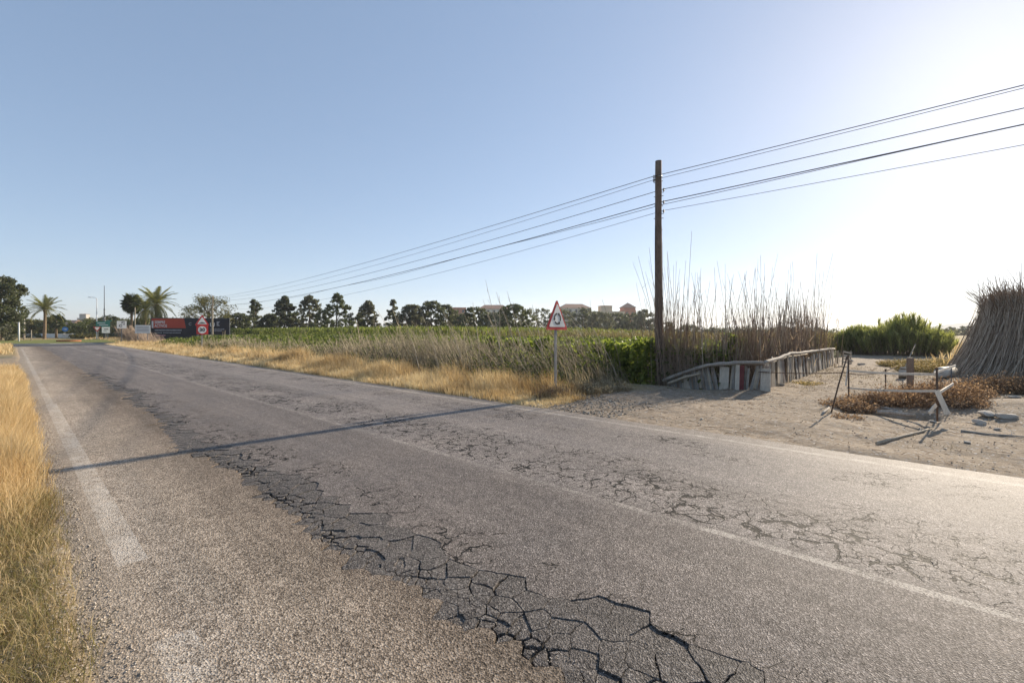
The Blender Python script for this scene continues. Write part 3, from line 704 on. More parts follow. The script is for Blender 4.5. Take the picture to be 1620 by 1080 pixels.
MB().prism([(.7, B0 + .6), (1.25, B0 + 1.1), (1.3, B0 + 1.0), (.8, B0 + .5)], -.056, -.0505).build('logo_mark', 'bb_grey', panel)

# ------------------------------------------------------------------ lamps, mast, posts
def street_lamp(x, Y, h, arm, label, mat='lampmetal'):
    t = thing('street_lamp', label, 'street lamp', at_g(x, Y), 0)
    MB().tube([(0, 0, -.2), (0, 0, .4), (0, 0, h)], [.11, .09, .05], 10).build('column', mat, t, True)
    MB().tube([(0, 0, h - .05), (-.25 * arm, 0, h + .12), (-.9 * arm, 0, h + .2)], .035, 8).build('arm', mat, t, True)
    MB().box((-1.15 * arm, 0, h + .2), (.6, .24, .13), taper=.7).build('lamp_head', mat, t, bevel=.02)
street_lamp(153, 78, 7.2, 1, 'pale street lamp with one arm near the green sign')
ms = thing('mast', 'tall dark slender mast beside the green direction board', 'mast', at_g(165, 76))
MB().tube([(0, 0, -.2), (0, 0, 5.2), (0, 0, 5.25), (0, 0, 9.2)], [.10, .085, .06, .04], 10).build('shaft', 'mast', ms, True)
MB().box((0, 0, 3.6), (.3, .2, .5)).build('cabinet', 'galv', ms); MB().tube([(0, 0, 5.15), (0, 0, 5.3)], .12, 10).build('collar', 'mast', ms)
def plain_post(x, Y, h, r, mat, label, name='post', cap=True):
    t = thing(name, label, 'post', at_g(x, Y)); MB().tube([(0, 0, -.2), (0, 0, h * .5), (0, 0, h)], [r, r * .95, r * .85], 10).build('shaft', mat, t, True)
    if cap: MB().tube([(0, 0, h), (0, 0, h + .04)], [r * 1.15, r * .7], 10).build('cap', mat, t)
plain_post(30, 59, 2.75, .09, 'lampmetal', 'thin white post beside the big dark tree', 'white_post')
plain_post(38, 88, 4.9, .17, 'concrete', 'thick beige column behind the thin white post', 'concrete_column')
plain_post(49.5, 62, 1.75, .06, 'polefar', 'short pale stake left of the roundabout', 'stake')
plain_post(213.5, 66, 5.0, .08, 'polefar', 'slim brown post standing among the palms', 'wooden_post')

# ------------------------------------------------------------------ walls and far buildings
def far_wall(name, label, p0, p1, h, mat, cap=True):
    a = Vector((*p0, 0)); b = Vector((*p1, 0)); L = (b - a).length; rz = math.atan2(b.y - a.y, b.x - a.x)
    t = thing(name, label, 'wall', (*((a + b) / 2).xy, 0), rz)
    n = max(1, int(L / 3)); 
    for k in range(n): MB().box((-L/2 + (k + .5) * L / n, 0, h/2 - .1), (L/n - .06, .22 + .02 * (k % 2), h + .2)).build('wall_panel', mat, t)
    for k in range(n + 1): MB().box((-L/2 + k * L / n, 0, h/2 - .08), (.3, .3, h + .26)).build('pillar', mat, t)
far_wall('garden_wall', 'low white garden wall behind the roundabout', A(38, 112), A(128, 104), .95, 'whitewall')
def building(name, label, x, Y, w, d, h, mat, rot=0, roof=None, floors=2, wins=4, tower=None, zb=0):
    t = thing(name, label, 'building', (*A(x, Y), zb), rot)
    wl2 = MB().box((0, 0, h/2), (w, d, h)).build('wall', mat, t)
    for f in range(floors):
        for k in range(wins):
            z = h * (f + .55) / floors; xx = -w/2 + w * (k + .5) / wins
            wi = MB().box((xx, -d/2 - .01, z), (w / wins * .4, .08, h / floors * .45)).build('window', 'window', t)
            MB().box((xx, -d/2 - .06, z - h / floors * .25), (w / wins * .5, .16, .12)).build('sill', 'palewall', wi)
    if roof == 'hip':
        m = MB(); i = 0; e = .6
        m.v += [(-w/2-e, -d/2-e, h), (w/2+e, -d/2-e, h), (w/2+e, d/2+e, h), (-w/2-e, d/2+e, h), (-w/2+d*.4, 0, h + d*.28), (w/2-d*.4, 0, h + d*.28)]
        m.f += [(0,1,5,4), (1,2,5), (2,3,4,5), (3,0,4), (0,3,2,1)]; m.build('roof', 'rooftile', t)
    else: MB().box((0, 0, h + .25), (w + .3, d + .3, .5)).build('parapet', mat, t)
    if tower:
        for (tx, tw, th, tm) in tower:
            tt = MB().box((tx, 0, h + th/2), (tw, tw, th)).build('tower', tm, t)
            m = MB(); m.v += [(tx-tw*.6, -tw*.6, h+th), (tx+tw*.6, -tw*.6, h+th), (tx+tw*.6, tw*.6, h+th), (tx-tw*.6, tw*.6, h+th), (tx, 0, h+th+tw*(.45 if tm == 'terracotta' else .06))]
            m.f += [(0,1,4), (1,2,4), (2,3,4), (3,0,4), (0,3,2,1)]; m.build('tower_roof', 'rooftile', tt)
    return t
building('apartment_building', 'cream apartment block with a square roof tower above the trees', 953, 330, 28, 14, Z(494, 330), 'cream', .1, 'flat', 4, 7, [(2, 8, Z(484, 330) - Z(494, 330), 'cream')])
building('apartment_building', 'terracotta block with a peaked round tower above the trees', 993, 330, 9, 9, Z(492, 330), 'terracotta', .1, 'flat', 4, 2, [(0, 8.5, Z(487, 330) - Z(492, 330), 'terracotta')])
building('apartment_building', 'pale block with flat roof behind the warning sign', 908, 330, 22, 12, Z(488, 330), 'palewall', .15, 'hip', 4, 5)
building('apartment_building', 'rust red block between the trees left of the tall stalks', 724, 300, 11, 10, Z(488, 300), 'terracotta', .1, 'flat', 4, 3)
building('apartment_building', 'white block behind the tallest leaning stalks', 781, 300, 20, 10, Z(489, 300), 'palewall', .1, 'hip', 4, 5)
building('house', 'white house with tiled roof behind the roundabout', 118, 240, 12, 8, Z(513, 240), 'whitewall', -.3, 'hip', 2, 3)
building('house', 'low pale house behind the palm by the roundabout', 103, 260, 12, 8, Z(516, 260), 'palewall', -.3, 'hip', 1, 4)
building('church_tower', 'distant slim grey tower behind the hedges', 134, 400, 7, 7, Z(504, 400), 'concrete', .2, 'flat', 3, 1, [(0, 5, 4, 'concrete')])

# ------------------------------------------------------------------ trees
def crown_pts(n, nc, h0, H, rad, shape, sd, clump=.55):
    r = np.random.default_rng(sd); cs = []; 
    lob = r.uniform(.68, 1.28, 9)
    while len(cs) < nc:
        t = r.uniform(0, 1) ** (1.4 if shape == 'cone' else 1.2)
        if shape == 'cone': f = (1 - t) ** .8 * (.55 + .45 * min(1, t * 6)) + .04
        elif shape == 'oval': f = math.sqrt(max(0, 1 - (2 * t - .85) ** 2 / 1.4)) 
        elif shape == 'column': f = min(1, t * 5 + .3) * (1 - t ** 3) * .9 + .06
        else: f = (.4 + .75 * math.sin(math.pi * min(1, t * .85 + .15)))
        a = r.uniform(0, 6.283); f *= lob[int((a / 6.283 * 3 + t * 3.5)) % 9]
        rr = rad * f * math.sqrt(r.uniform(.08, 1))
        cs.append((rr * math.cos(a), rr * math.sin(a), h0 + t * (H - h0)))
    cs = np.array(cs); k = r.integers(0, nc, n); s = clump * r.uniform(.5, 1.2, nc)
    g_ = r.normal(size=(n, 3)); g_ /= np.linalg.norm(g_, axis=1)[:, None]; g_ *= (r.uniform(0, 1, n) ** .45)[:, None]
    P = cs[k] + g_ * s[k][:, None] * (1, 1, .75)
    cv = r.uniform(.15, .75, nc)
    return P, np.clip(cv[k] + r.normal(0, .16, n), 0, 1), cs
TREES = 0
def tree(name, label, x, Y, topy, wpx, mat='tree_dark', shape='cone', sd=1, n=3600, nc=90, base=.12, leaf=.34, group=None, clump=.11, H=None, limbs=12, cat='tree', clump_r=None):
    X, Yy = A(x, Y); H = H or Z(topy, Y); rad = wpx / 2 / FPX * Y
    t = thing(name, label, cat, (X, Yy, 0), 0, group)
    P, va, cs = crown_pts(n, nc, H * base, H - .1 * rad, rad, shape, sd, clump_r or max(.3, clump * rad * 2.2))
    rr = random.Random(sd); m = MB(); r0 = .02 * H + .04
    m.tube([(0, 0, -.3), (rr.uniform(-.05, .05) * H * .3, 0, H * .3), (rr.uniform(-.04, .04) * H, rr.uniform(-.03, .03) * H, H * .82)], [r0, r0 * .75, r0 * .2], 8); m.build('trunk', 'bark', t, True)
    if limbs:
        m = MB()
        for k in range(limbs):
            c = cs[rr.randrange(len(cs))]; z0 = max(H * .12, c[2] * rr.uniform(.5, .75)); m.tube([(0, 0, z0), (c[0] * .5, c[1] * .5, (z0 + c[2]) / 2 - .1), tuple(c)], [r0 * .4, r0 * .25, .02], 5)
        m.build('limbs', 'bark', t, True)
    V, Q, per = leaves_geo(P, leaf * np.random.default_rng(sd).uniform(.6, 1.3, n), .6)
    obj('crown', np_mesh('crown', V, Q, None, {'var': np.repeat(va, per)}, mat), t)
    return t
row = [ # x, top row, width px, shape, leaf material, label
 (376, 494, 34, 'oval', 'tree_dark', 'low dark bushy tree right of the billboard'),
 (403, 472, 30, 'cone', 'tree_dark', 'pointed dark tree, first tall one right of the billboard'),
 (426, 496, 24, 'oval', 'tree_dark', 'low bush between the first two pointed trees of the row'),
 (451, 466, 40, 'cone', 'tree_dark', 'broad dark pointed tree, second tall one right of the billboard'),
 (490, 465, 38, 'column', 'tree_grey', 'greyish pointed tree just left of the largest tree in the row'),
 (533, 461, 60, 'cone', 'tree_mid', 'largest and widest green tree in the field row'),
 (582, 474, 36, 'cone', 'tree_grey', 'sparse grey tree just right of the largest tree in the row'),
 (622, 473, 22, 'cone', 'tree_dark', 'narrow dark tree standing apart in the middle of the row'),
 (651, 481, 34, 'oval', 'tree_grey', 'thin grey tree right of the narrow dark tree'),
 (683, 475, 34, 'oval', 'tree_dark', 'dark tree left of the rust red block'),
 (706, 481, 30, 'oval', 'tree_dark', 'dark tree touching the left side of the rust red block'),
 (750, 484, 38, 'oval', 'tree_dark', 'dark tree between the rust red block and the white block'),
 (815, 479, 44, 'oval', 'tree_mid', 'rounded green tree right of the white block')]
for k, (x, ty, w, shp, mt, lab) in enumerate(row):
    tree('field_tree', lab, x, 104 + 5 * math.sin(k * 2.1), ty, w * 1.65, mt, shp, 300 + k, 11000 if w > 30 else 6000, 260 if w > 30 else 140, .04, .42, 'trees along the far side of the field', clump_r=.55)
back = [(850, 485, 50, 'dark wood tree left of the warning sign'), (888, 487, 46, 'dark wood tree directly behind the warning sign'), (922, 486, 40, 'dark wood tree with a small peak right of the warning sign'),
        (950, 492, 40, 'dark wood tree below the cream block'), (974, 494, 40, 'dark wood tree between the cream and terracotta blocks'), (1000, 494, 40, 'dark wood tree below the terracotta block'), (1020, 489, 36, 'dark wood tree left of the tall wooden pole'),
        (728, 496, 36, 'dark bush at the foot of the rust red block'), (785, 493, 40, 'dark bush at the foot of the white block')]
for k, (x, ty, w, lab) in enumerate(back):
    tree('wood_tree', lab, x, 165 + 8 * math.sin(k * 1.7), ty, w * 1.3, 'tree_grey' if k % 3 == 0 else 'tree_dark', 'oval', 340 + k, 6500, 170, .02, .55, 'dark trees of the far wood', clump_r=1.0)
# behind canes, seen between them
for k, (x, ty, w) in enumerate([(1056, 508, 40), (1092, 513, 46), (1135, 517, 50), (1180, 516, 60), (1235, 517, 60), (1290, 517, 60)]):
    tree('wood_tree', ['small dark tree just right of the tall wooden pole', 'low dark tree seen through the left canes', 'low flat tree seen through the middle canes', 'low wide tree behind the middle canes', 'low wide tree behind the right canes', 'low tree beyond the end of the plank fence'][k], x, 190, ty, w, 'tree_mid', 'oval', 370 + k, 2400, 60, .02, .6, 'dark trees of the far wood', limbs=0)
# left side of the picture
tree('big_tree', 'big dark dense tree at the left edge of the picture', 0, 68, 438, 64, 'tree_dark', 'oval', 401, 20000, 240, .12, .34, None, .12)
tree('shrub', 'grey green shrub at the foot of the big dark tree', 0, 62, 512, 40, 'tree_grey', 'oval', 402, 2600, 50, .02, .25, None, limbs=5, cat='shrub')
lef = [(22, 118, 503, 40, 'tree_mid', 'green tree just right of the big dark tree'), (48, 112, 505, 36, 'tree_pale', 'yellowish shrub behind the short pale stake'),
       (63, 116, 506, 32, 'tree_mid', 'round green shrub left of the roundabout palm trunk'), (86, 112, 502, 34, 'tree_mid', 'round green tree right of the roundabout palm'),
       (110, 125, 516, 40, 'tree_dark', 'low dark hedge clump behind the blue sign'), (122, 118, 512, 44, 'tree_dark', 'dark spreading shrub left of the street lamp'),
       (142, 112, 505, 40, 'tree_mid', 'green rounded tree behind the street lamp'), (152, 120, 502, 40, 'tree_pale', 'yellow green tree behind the green direction board'),
       (176, 105, 500, 38, 'tree_dark', 'dark rounded tree right of the slender mast'), (200, 98, 505, 46, 'tree_dark', 'dark thick shrub below the fan palm'),
       (228, 95, 503, 50, 'tree_dark', 'dark thick shrub left of the billboard'), (262, 98, 500, 50, 'tree_mid', 'green shrub behind the left end of the billboard'),
       (135, 100, 527, 26, 'tree_pale', 'flowering low shrub at the end of the white wall'), (285, 100, 503, 40, 'tree_mid', 'low green tree behind the middle of the billboard')]
for k, (x, Y, ty, w, mt, lab) in enumerate(lef):
    tree('garden_tree' if 'tree' in lab.split(' behind')[0].split(' left')[0].split(' right')[0] else 'garden_shrub', lab, x, Y, ty - 1, w * 1.35, mt, 'oval', 420 + k, 5500, 90, .01, .36, 'garden planting round the roundabout', limbs=5, cat='tree' if ' tree ' in lab.split(' behind')[0] + ' ' else 'shrub')
tree('bare_tree', 'wide sparse brown green tree behind the right end of the billboard', 330, 86, 467, 66, 'tree_pale', 'spread', 451, 8000, 120, .18, .27, None, .12, limbs=50)

# palms: each frond a part
def frond_mesh(name, L, droop, mat, sd, nl=36, ll=.72):
    r = random.Random(sd); V = []; T = []; var = []
    pts = []; x = z = 0; a = 0
    for k in range(nl + 1):
        pts.append((x, z, a)); a = -droop * (k / nl) ** 1.3; x += math.cos(a) * L / nl; z += math.sin(a) * L / nl
    for k in range(nl):                # rachis
        w = .05 * (1 - k / nl) + .012; i = len(V); (x0, z0, _), (x1, z1, _) = pts[k], pts[k+1]
        V += [(x0, -w, z0), (x0, w, z0), (x1, w * .95, z1), (x1, -w * .95, z1)]; T += [(i, i+1, i+2), (i, i+2, i+3)]; var += [.6] * 4
    for k in range(2, nl):
        x0, z0, a0 = pts[k]; l = ll * math.sin(math.pi * (.12 + .86 * k / nl)) ** .6
        for s in (-1, 1):
            f = r.uniform(.35, .6); dx = math.cos(a0) * f * l; up = r.uniform(.05, .35) * l; i = len(V); vv = r.uniform(.1, 1)
            V += [(x0 - .045, 0, z0), (x0 + .045, 0, z0), (x0 + dx, s * l * .85, z0 + math.sin(a0) * f * l + up - .25 * l)]; T.append((i, i+1, i+2) if s > 0 else (i+1, i, i+2)); var += [vv] * 3
    return np_mesh(name, V, None, T, {'var': var}, mat)
def palm(name, label, x, Y, crown_y, L, n, sd, mat='palmleaf', lo=-55, hi=75, trunk_r=.24):
    X, Yy = A(x, Y); H = Z(crown_y, Y); r = random.Random(sd); t = thing(name, label, 'palm', (X, Yy, 0))
    pts = []; rad = []
    for k in range(40):
        q = k / 39; pts.append((.15 * math.sin(q * 2), 0, -.2 + q * (H + .2))); rad.append(trunk_r * (1.15 - .3 * q) * (1 + .10 * (k % 2)) + (.10 if q > .93 else 0))
    MB().tube(pts, rad, 10).build('trunk', 'palmbark', t)
    mesh = [frond_mesh('frond', L, d, mat, sd + i) for i, d in enumerate((.5, .9, 1.3, 1.6))]
    for k in range(n):
        q = k / (n - 1); el = R(lo + (hi - lo) * q ** .8); az = k * 2.399 + r.uniform(-.3, .3)
        o = obj('frond', mesh[min(3, int((1 - q) * 2.5) + r.randrange(2))], t); o.location = (pts[-1][0], 0, H - .05 + .2 * q)
        o.rotation_euler = (r.uniform(-.3, .3), -el, az); s = r.uniform(.85, 1.1); o.scale = (s, s, s)
    return t
palm('date_palm', 'tall feathery date palm standing left of the billboard', 246, 82, 481, 3.9, 64, 501, lo=-62)
palm('date_palm', 'smaller feathery palm tucked beside the tall date palm', 228, 86, 490, 3.0, 40, 502, lo=-70)
palm('date_palm', 'spreading feathery palm on the roundabout', 70, 92, 490, 3.6, 44, 503, lo=-22, hi=75)
def fan_palm(label, x, Y, crown_y, n, sd, size=1.15):
    X, Yy = A(x, Y); H = Z(crown_y, Y); r = random.Random(sd); t = thing('fan_palm', label, 'palm', (X, Yy, 0))
    MB().tube([(0, 0, -.2), (.03, 0, H * .5), (0, 0, H)], [.25, .2, .18], 10).build('trunk', 'palmbark', t, True)
    V = []; T = []; var = []
    for k in range(18):
        a = R(-115 + 230 * k / 17); l = size * r.uniform(.8, 1); i = len(V); b = R(5)
        V += [(.8, 0, 0), (.8 + l * .6 * math.cos(a - b), l * .6 * math.sin(a - b), .05), (.8 + l * math.cos(a), l * math.sin(a), -.18 * l), (.8 + l * .6 * math.cos(a + b), l * .6 * math.sin(a + b), .05)]
        T += [(i, i+1, i+2), (i, i+2, i+3)]; var += [r.uniform(.1, .9)] * 4
    i = len(V); V += [(0, -.03, 0), (0, .03, 0), (.8, .02, 0), (.8, -.02, 0)]; T += [(i, i+1, i+2), (i, i+2, i+3)]; var += [.8] * 4
    me = np_mesh('fan_leaf', V, None, T, {'var': var}, 'fanleaf')
    for k in range(n):
        q = k / (n - 1); o = obj('fan_leaf', me, t); o.location = (0, 0, H - .5 + .5 * q); o.rotation_euler = (r.uniform(-.4, .4), -R(-65 + 140 * q), k * 2.399); o.scale = (r.uniform(.8, 1.1),) * 3
fan_palm('dark fan palm left of the tall date palm', 208, 84, 479, 40, 511, 1.25)
fan_palm('low fan palm right of the roundabout palm', 89, 104, 507, 30, 512, 1.3)

# ------------------------------------------------------------------ field: crop, canes, verge grass
def inview(X, Y, m=260):
    px = 810 + FPX * X / np.maximum(Y, .05); return (Y > .5) & (px > -m) & (px < 1620 + m)
def scatter(n, u0, u1, v0, v1, pw=1.0):
    u = u0 + (u1 - u0) * rng.uniform(0, 1, n) ** pw; v = rng.uniform(v0, v1, n); X, Y = Wn(u, v); k = inview(X, Y); return u[k], v[k], X[k], Y[k]
# low crop rows and the taller yellow green crop behind them
parts = []
v = 14.0
while v < 30:
    n = int(9000 * (1 if v < 17 else .55)); u = 4.3 + 58 * rng.uniform(0, 1, n) ** 1.5; vv = v + rng.normal(0, .22, n); X, Y = Wn(u, vv); k = inview(X, Y, 60); u, vv, X, Y = u[k], vv[k], X[k], Y[k]
    hh = 1.35 + .25 * fbm(u * .9, vv, 201) + .12 * (v - 14) / 16
    z = hh * rng.uniform(.0, 1, len(u)) ** (.55 if v < 15 else .3) - .3
    P = np.stack([X, Y, z], 1); s = (.10 + .0035 * Y) * rng.uniform(.6, 1.3, len(u))
    Vv, Q, per = leaves_geo(P, s, .8); parts.append((Vv, Q, None, np.repeat(np.clip(.35 + .25 * fbm(u * 1.5, vv * 2, 203) + rng.normal(0, .2, len(u)), 0, 1), per)))
    v += 1.35
stuff('field_crop', parts, 'crop', 'low leafy green crop filling the field', 'crop')
parts = []; brown = []
for v in np.arange(31, 62, 2.2):
    n = 7500 if v < 34 else 4200; u = 4.6 + 105 * rng.uniform(0, 1, n) ** 1.2; vv = v + rng.normal(0, .3, n); X, Y = Wn(u, vv); k = inview(X, Y, 40); u, vv, X, Y = u[k], vv[k], X[k], Y[k]
    hi_ = sstep(20, 42, u); hh = 1.45 + .75 * hi_ + .18 * fbm(u * .4, vv, 211)
    z = hh * rng.uniform(.05, 1, len(u)) ** .5; dry = (rng.uniform(0, 1, len(u)) > hi_)
    for msk, dst in ((~dry, parts), (dry, brown)):
        m = int(msk.sum()); B = np.stack([X, Y, z - .35], 1)[msk]
        Vb, Qb, Tb, per = blades_geo(B, rng.uniform(.3, .6, m), (.05 + .0011 * Y[msk]) * rng.uniform(.6, 1.3, m), rng.uniform(0, 6.28, m), rng.normal(0, .5, (m, 2)))
        dst.append((Vb, Qb, Tb, np.repeat(np.clip(.45 + .3 * fbm(u[msk] * .5, vv[msk], 213) + rng.normal(0, .2, m), 0, 1), per)))
stuff('tall_crop', parts, 'crop', 'taller yellow green crop at the back of the field', 'crop')
stuff('dry_crop', brown, 'backfield', 'brownish dry crop behind the low green rows', 'crop')
# bean plants of the front row, each on its own stake
def bean_plant(sd):
    r = np.random.default_rng(sd); n = 460; t = r.uniform(0, 1, n) ** .8; a = r.uniform(0, 6.28, n); rad = .30 * (1 - .35 * t) * np.sqrt(r.uniform(.1, 1, n))
    P = np.stack([rad * np.cos(a), rad * np.sin(a), .05 + 1.55 * t], 1); Vv, Q, per = leaves_geo(P, r.uniform(.09, .19, n), .85)
    cl = vnoise(P[:, 2] * 5, a * 1.2, sd); return np_mesh('leaves', Vv, Q, None, {'var': np.repeat(np.clip(.25 + .5 * cl + r.normal(0, .14, n), 0, 1), per)}, 'beanleaf')
bm_ = [bean_plant(600 + k) for k in range(5)]
stake = None; kk = 0
for row_v, us_ in ((13.75, np.arange(6.5, 14.5, .52)), (14.75, np.arange(4.4, 11.5, .6))):
    for u in us_:
        u = u + random.uniform(-.1, .1); vv = row_v + random.uniform(-.1, .1); X, Y = Wn(u, vv)
        px = 810 + 720 * X / Y
        lab = 'leafy climbing crop plant in the front row %s' % ('between the warning sign and the wooden pole' if 890 < px < 1035 else 'seen through the dry canes by the fence' if px >= 1035 else 'left of the warning sign')
        t = thing('crop_plant', lab, 'plant', (X, Y, gz(u, vv)), random.uniform(0, 6.28), 'crop plants ' + lab.split('front row ')[1])
        o = obj('leaves', bm_[kk % 5], t); sc = random.uniform(.9, 1.12); o.scale = (1, 1, sc)
        if stake is None: stake = MB().tube([(0, 0, -.1), (.01, 0, 1.6)], .012, 5).build('stake', 'plank_tan', t)
        else: obj('stake', stake.data, t)
        kk += 1
# leaning grey stalks between verge and crop
u, v, X, Y = scatter(7600, 7.2, 46, 10.4, 13.8, 1.35); kp = rng.uniform(0, 1, len(u)) < .38 + .62 * sstep(9, 15, u); u, v, X, Y = u[kp], v[kp], X[kp], Y[kp]; n = len(u)
L = rng.uniform(.9, 2.0, n) * (.75 + .5 * vnoise(u * .7, v * .7, 221)); tall = rng.uniform(0, 1, n) < .05; L = np.where(tall, L * 1.45, L) * (1 - .42 * sstep(13, 27, u))
z0 = height(u, v); ang = rng.normal(.62, .22, n); sw = rng.normal(0, .35, n)
P0_ = np.stack([X, Y, z0 - .02], 1); du = np.sin(ang) * L; dv = np.sin(sw) * L * .4
P1_ = P0_ + np.stack([DX * du + NX * dv, DY * du + NY * dv, np.cos(ang) * L], 1)
r_ = (.0035 + .00030 * Y) * rng.uniform(.6, 1.6, n)
Vs, Qs, per = sticks_geo(P0_, P1_, r_, r_ * .5, rng.normal(0, .06, (n, 3)) + np.stack([0*L, 0*L, .05 * L], 1), 3, 3)
pa = [(Vs, Qs, None, np.repeat(rng.uniform(.1, 1, n), per))]
u, v, X, Y = scatter(8000, 6.8, 50, 10.0, 13.6, 1.4); kp = rng.uniform(0, 1, len(u)) < .3 + .7 * sstep(9, 15, u); u, v, X, Y = u[kp], v[kp], X[kp], Y[kp]; n = len(u); z0 = height(u, v); hh = rng.uniform(.3, 1.05, n) * (1 - .4 * sstep(13, 27, u)) * (.6 + .7 * vnoise(u * .6, v * .6, 222))
az = rng.uniform(0, 6.28, n); ln = rng.normal(0, .3, (n, 2)) + np.array([DX, DY]) * .45
Vb, Qb, Tb, per = blades_geo(np.stack([X, Y, z0], 1), hh, (.006 + .0006 * Y) * rng.uniform(.6, 1.4, n), az, ln)
pa.append((Vb, Qb, Tb, np.repeat(rng.uniform(0, .8, n), per)))
stuff('leaning_stalks', pa, 'greyweed', 'grey dry stalks leaning left between the verge grass and the crop', 'dry stalks')
# green undergrowth in the stalks
u, v, X, Y = scatter(30000, 7.5, 60, 9.7, 14.4, 1.3); n = len(u); z0 = height(u, v)
P = np.stack([X, Y, z0 + rng.uniform(0, 1, n) ** .8 * np.clip((v - 9.2) / 2.2, .25, 1.05) * (.55 + .6 * vnoise(u * .9, v * .9, 224))], 1); Vv, Q, per = leaves_geo(P, (.07 + .003 * Y) * rng.uniform(.6, 1.3, n), .5)
stuff('undergrowth', [(Vv, Q, None, np.repeat(rng.uniform(0, .8, n), per))], 'crop', 'green weeds tangled among the grey stalks', 'weeds')
# a few tall canes that lean above the crop
tallc = [(768, 443, 800, 560), (790, 468, 786, 560), (785, 462, 830, 570), (802, 460, 838, 560), (764, 474, 806, 575), (748, 478, 760, 570), (842, 482, 866, 585), (700, 490, 742, 580), (668, 496, 700, 575), (640, 503, 668, 575), (826, 500, 880, 600), (905, 505, 960, 610), (935, 515, 985, 612)]
for k, (x1, y1, x0, y0) in enumerate(tallc):
    Yb = 15.5 if x0 < 840 else 14.3; b = Vector((*A(x0, Yb), -.2)); tp_ = Vector((*A(x1, Yb + .6), Z(y1, Yb + .6)))
    t = thing('tall_cane', ['%s dry cane leaning left above the stalks, %s of the tall ones' % (('thin', 'long', 'bent')[k % 3], o_) for o_ in ('tallest', 'second', 'third', 'fourth', 'fifth', 'sixth', 'seventh', 'eighth', 'ninth', 'tenth', 'eleventh', 'twelfth', 'last')][k], 'cane', tuple(b), 0, 'tall single canes over the field edge')
    d = tp_ - b; mid = d * .5 + Vector((.06, 0, .04)); m = MB(); m.tube([(0,0,0), tuple(d * .25 + Vector((.03, 0, .02))), tuple(mid), tuple(d * .78 + Vector((.03, 0, .02))), tuple(d)], [.013, .012, .010, .007, .004], 6); m.build('stem', 'plank_tan', t, True)
    for j in range(4): p = d * (.55 + .11 * j); MB().tube([tuple(p), tuple(p + Vector((random.uniform(-.12, .02), random.uniform(-.1, .1), random.uniform(.08, .22))))], [.005, .002], 4).build('side_twig', 'plank_tan', t)
# relabel by what each stands next to in the picture
lab2 = ['tallest dry cane rising over the white block and leaning left', 'short upright cane beside the tallest leaning cane', 'cane crossing behind the tallest leaning cane', 'thin cane leaning right of the tallest cane', 'cane leaning just left of the tallest cane', 'upright thin cane left of the white block', 'leaning cane just left of the warning sign', 'leaning cane in front of the rust red block', 'leaning cane below the dark trees left of the rust red block', 'leaning cane nearest the narrow dark tree', 'leaning cane crossing the warning sign post', 'leaning cane right of the warning sign', 'leaning cane nearest the tall wooden pole']
for o in [o for o in bpy.data.objects if o.name.split('.')[0] == 'tall_cane']: o['label'] = lab2[int(o.name.split('.')[1]) if '.' in o.name else 0]

# golden verge grass on the field side
def grass(name, n, u0, u1, v0, v1, pw, hfun, varfun, mat, label, wk=(.0035, .00055), lean=.35, bias=(0, 0), seedn=0):
    u, v, X, Y = scatter(n, u0, u1, v0, v1, pw); k = rng.uniform(0, 1, len(u)) < np.clip(varfun(u, v)[1], 0, 1); u, v, X, Y = u[k], v[k], X[k], Y[k]
    m = len(u); h = np.maximum(.03, hfun(u, v) * rng.uniform(.45, 1.15, m)); z0 = height(u, v)
    ln = rng.normal(0, lean, (m, 2)) + np.array(bias)
    Vb, Qb, Tb, per = blades_geo(np.stack([X, Y, z0 - .015], 1), h, (wk[0] + wk[1] * Y) * rng.uniform(.6, 1.4, m), rng.uniform(0, 6.28, m), ln)
    va = np.repeat(np.clip(varfun(u, v)[0] + rng.normal(0, .30 if mat == 'shortgrass' else .21, m), 0, 1), per)
    return (Vb, Qb, Tb, va)
lw = np.array([DX, DY]) * .22
def hr(u, v): return (.16 + .62 * sstep(7.7, 9.6, v) * (.25 + .85 * vnoise(u * .7, v * .8, 231) ** 1.3 + .35 * (vnoise(u * 2.2, v * 2.2, 238) > .62))) * sstep(5.6, 8.0, u + .8 * fbm(u, v, 232)) * (1 - .35 * sstep(30, 60, u)) + .06
def vr(u, v): return .58 + .55 * fbm(u * 1.2, v * 1.5, 233) - .22 * sstep(8.4, 10.2, v) - .35 * sstep(10.5, 7, u) * sstep(8.2, 9, v), sstep(7.45, 7.8, v + .15 * fbm(u * 1.3, v, 234)) * (1 - .85 * sstep(9.0, 10.0, v + .9 * fbm(u * .5, v * .5, 236))) * (.10 + 1.25 * vnoise(u * 1.9, v * 1.9, 235) ** 1.4)
pg = [grass('g', 105000, 6.0, 24, 7.5, 10.3, 1.3, hr, vr, 'drygrass', '', (.003, .0005), .28, lw), grass('g', 70000, 22, 75, 7.5, 11.0, 1.4, hr, vr, 'drygrass', '', (.004, .0008), .28, lw)]
pg.append(grass('g', 16000, 50, 120, 9, 40, 1.0, lambda u, v: .55 + 0 * u, lambda u, v: (.5 + .2 * fbm(u * .2, v * .2, 9), .8 + 0 * u), 'drygrass', '', (.02, .0012), .3))
pg.append(grass('g', 9000, 46, 72, -16, .0, 1.0, lambda u, v: .5 + 0 * u, lambda u, v: (.5 + .2 * fbm(u * .2, v * .2, 9), .9 + 0 * u), 'drygrass', '', (.01, .001), .3))
stuff('verge_grass', pg, 'drygrass', 'golden dry grass along the field side of the road', 'grass')
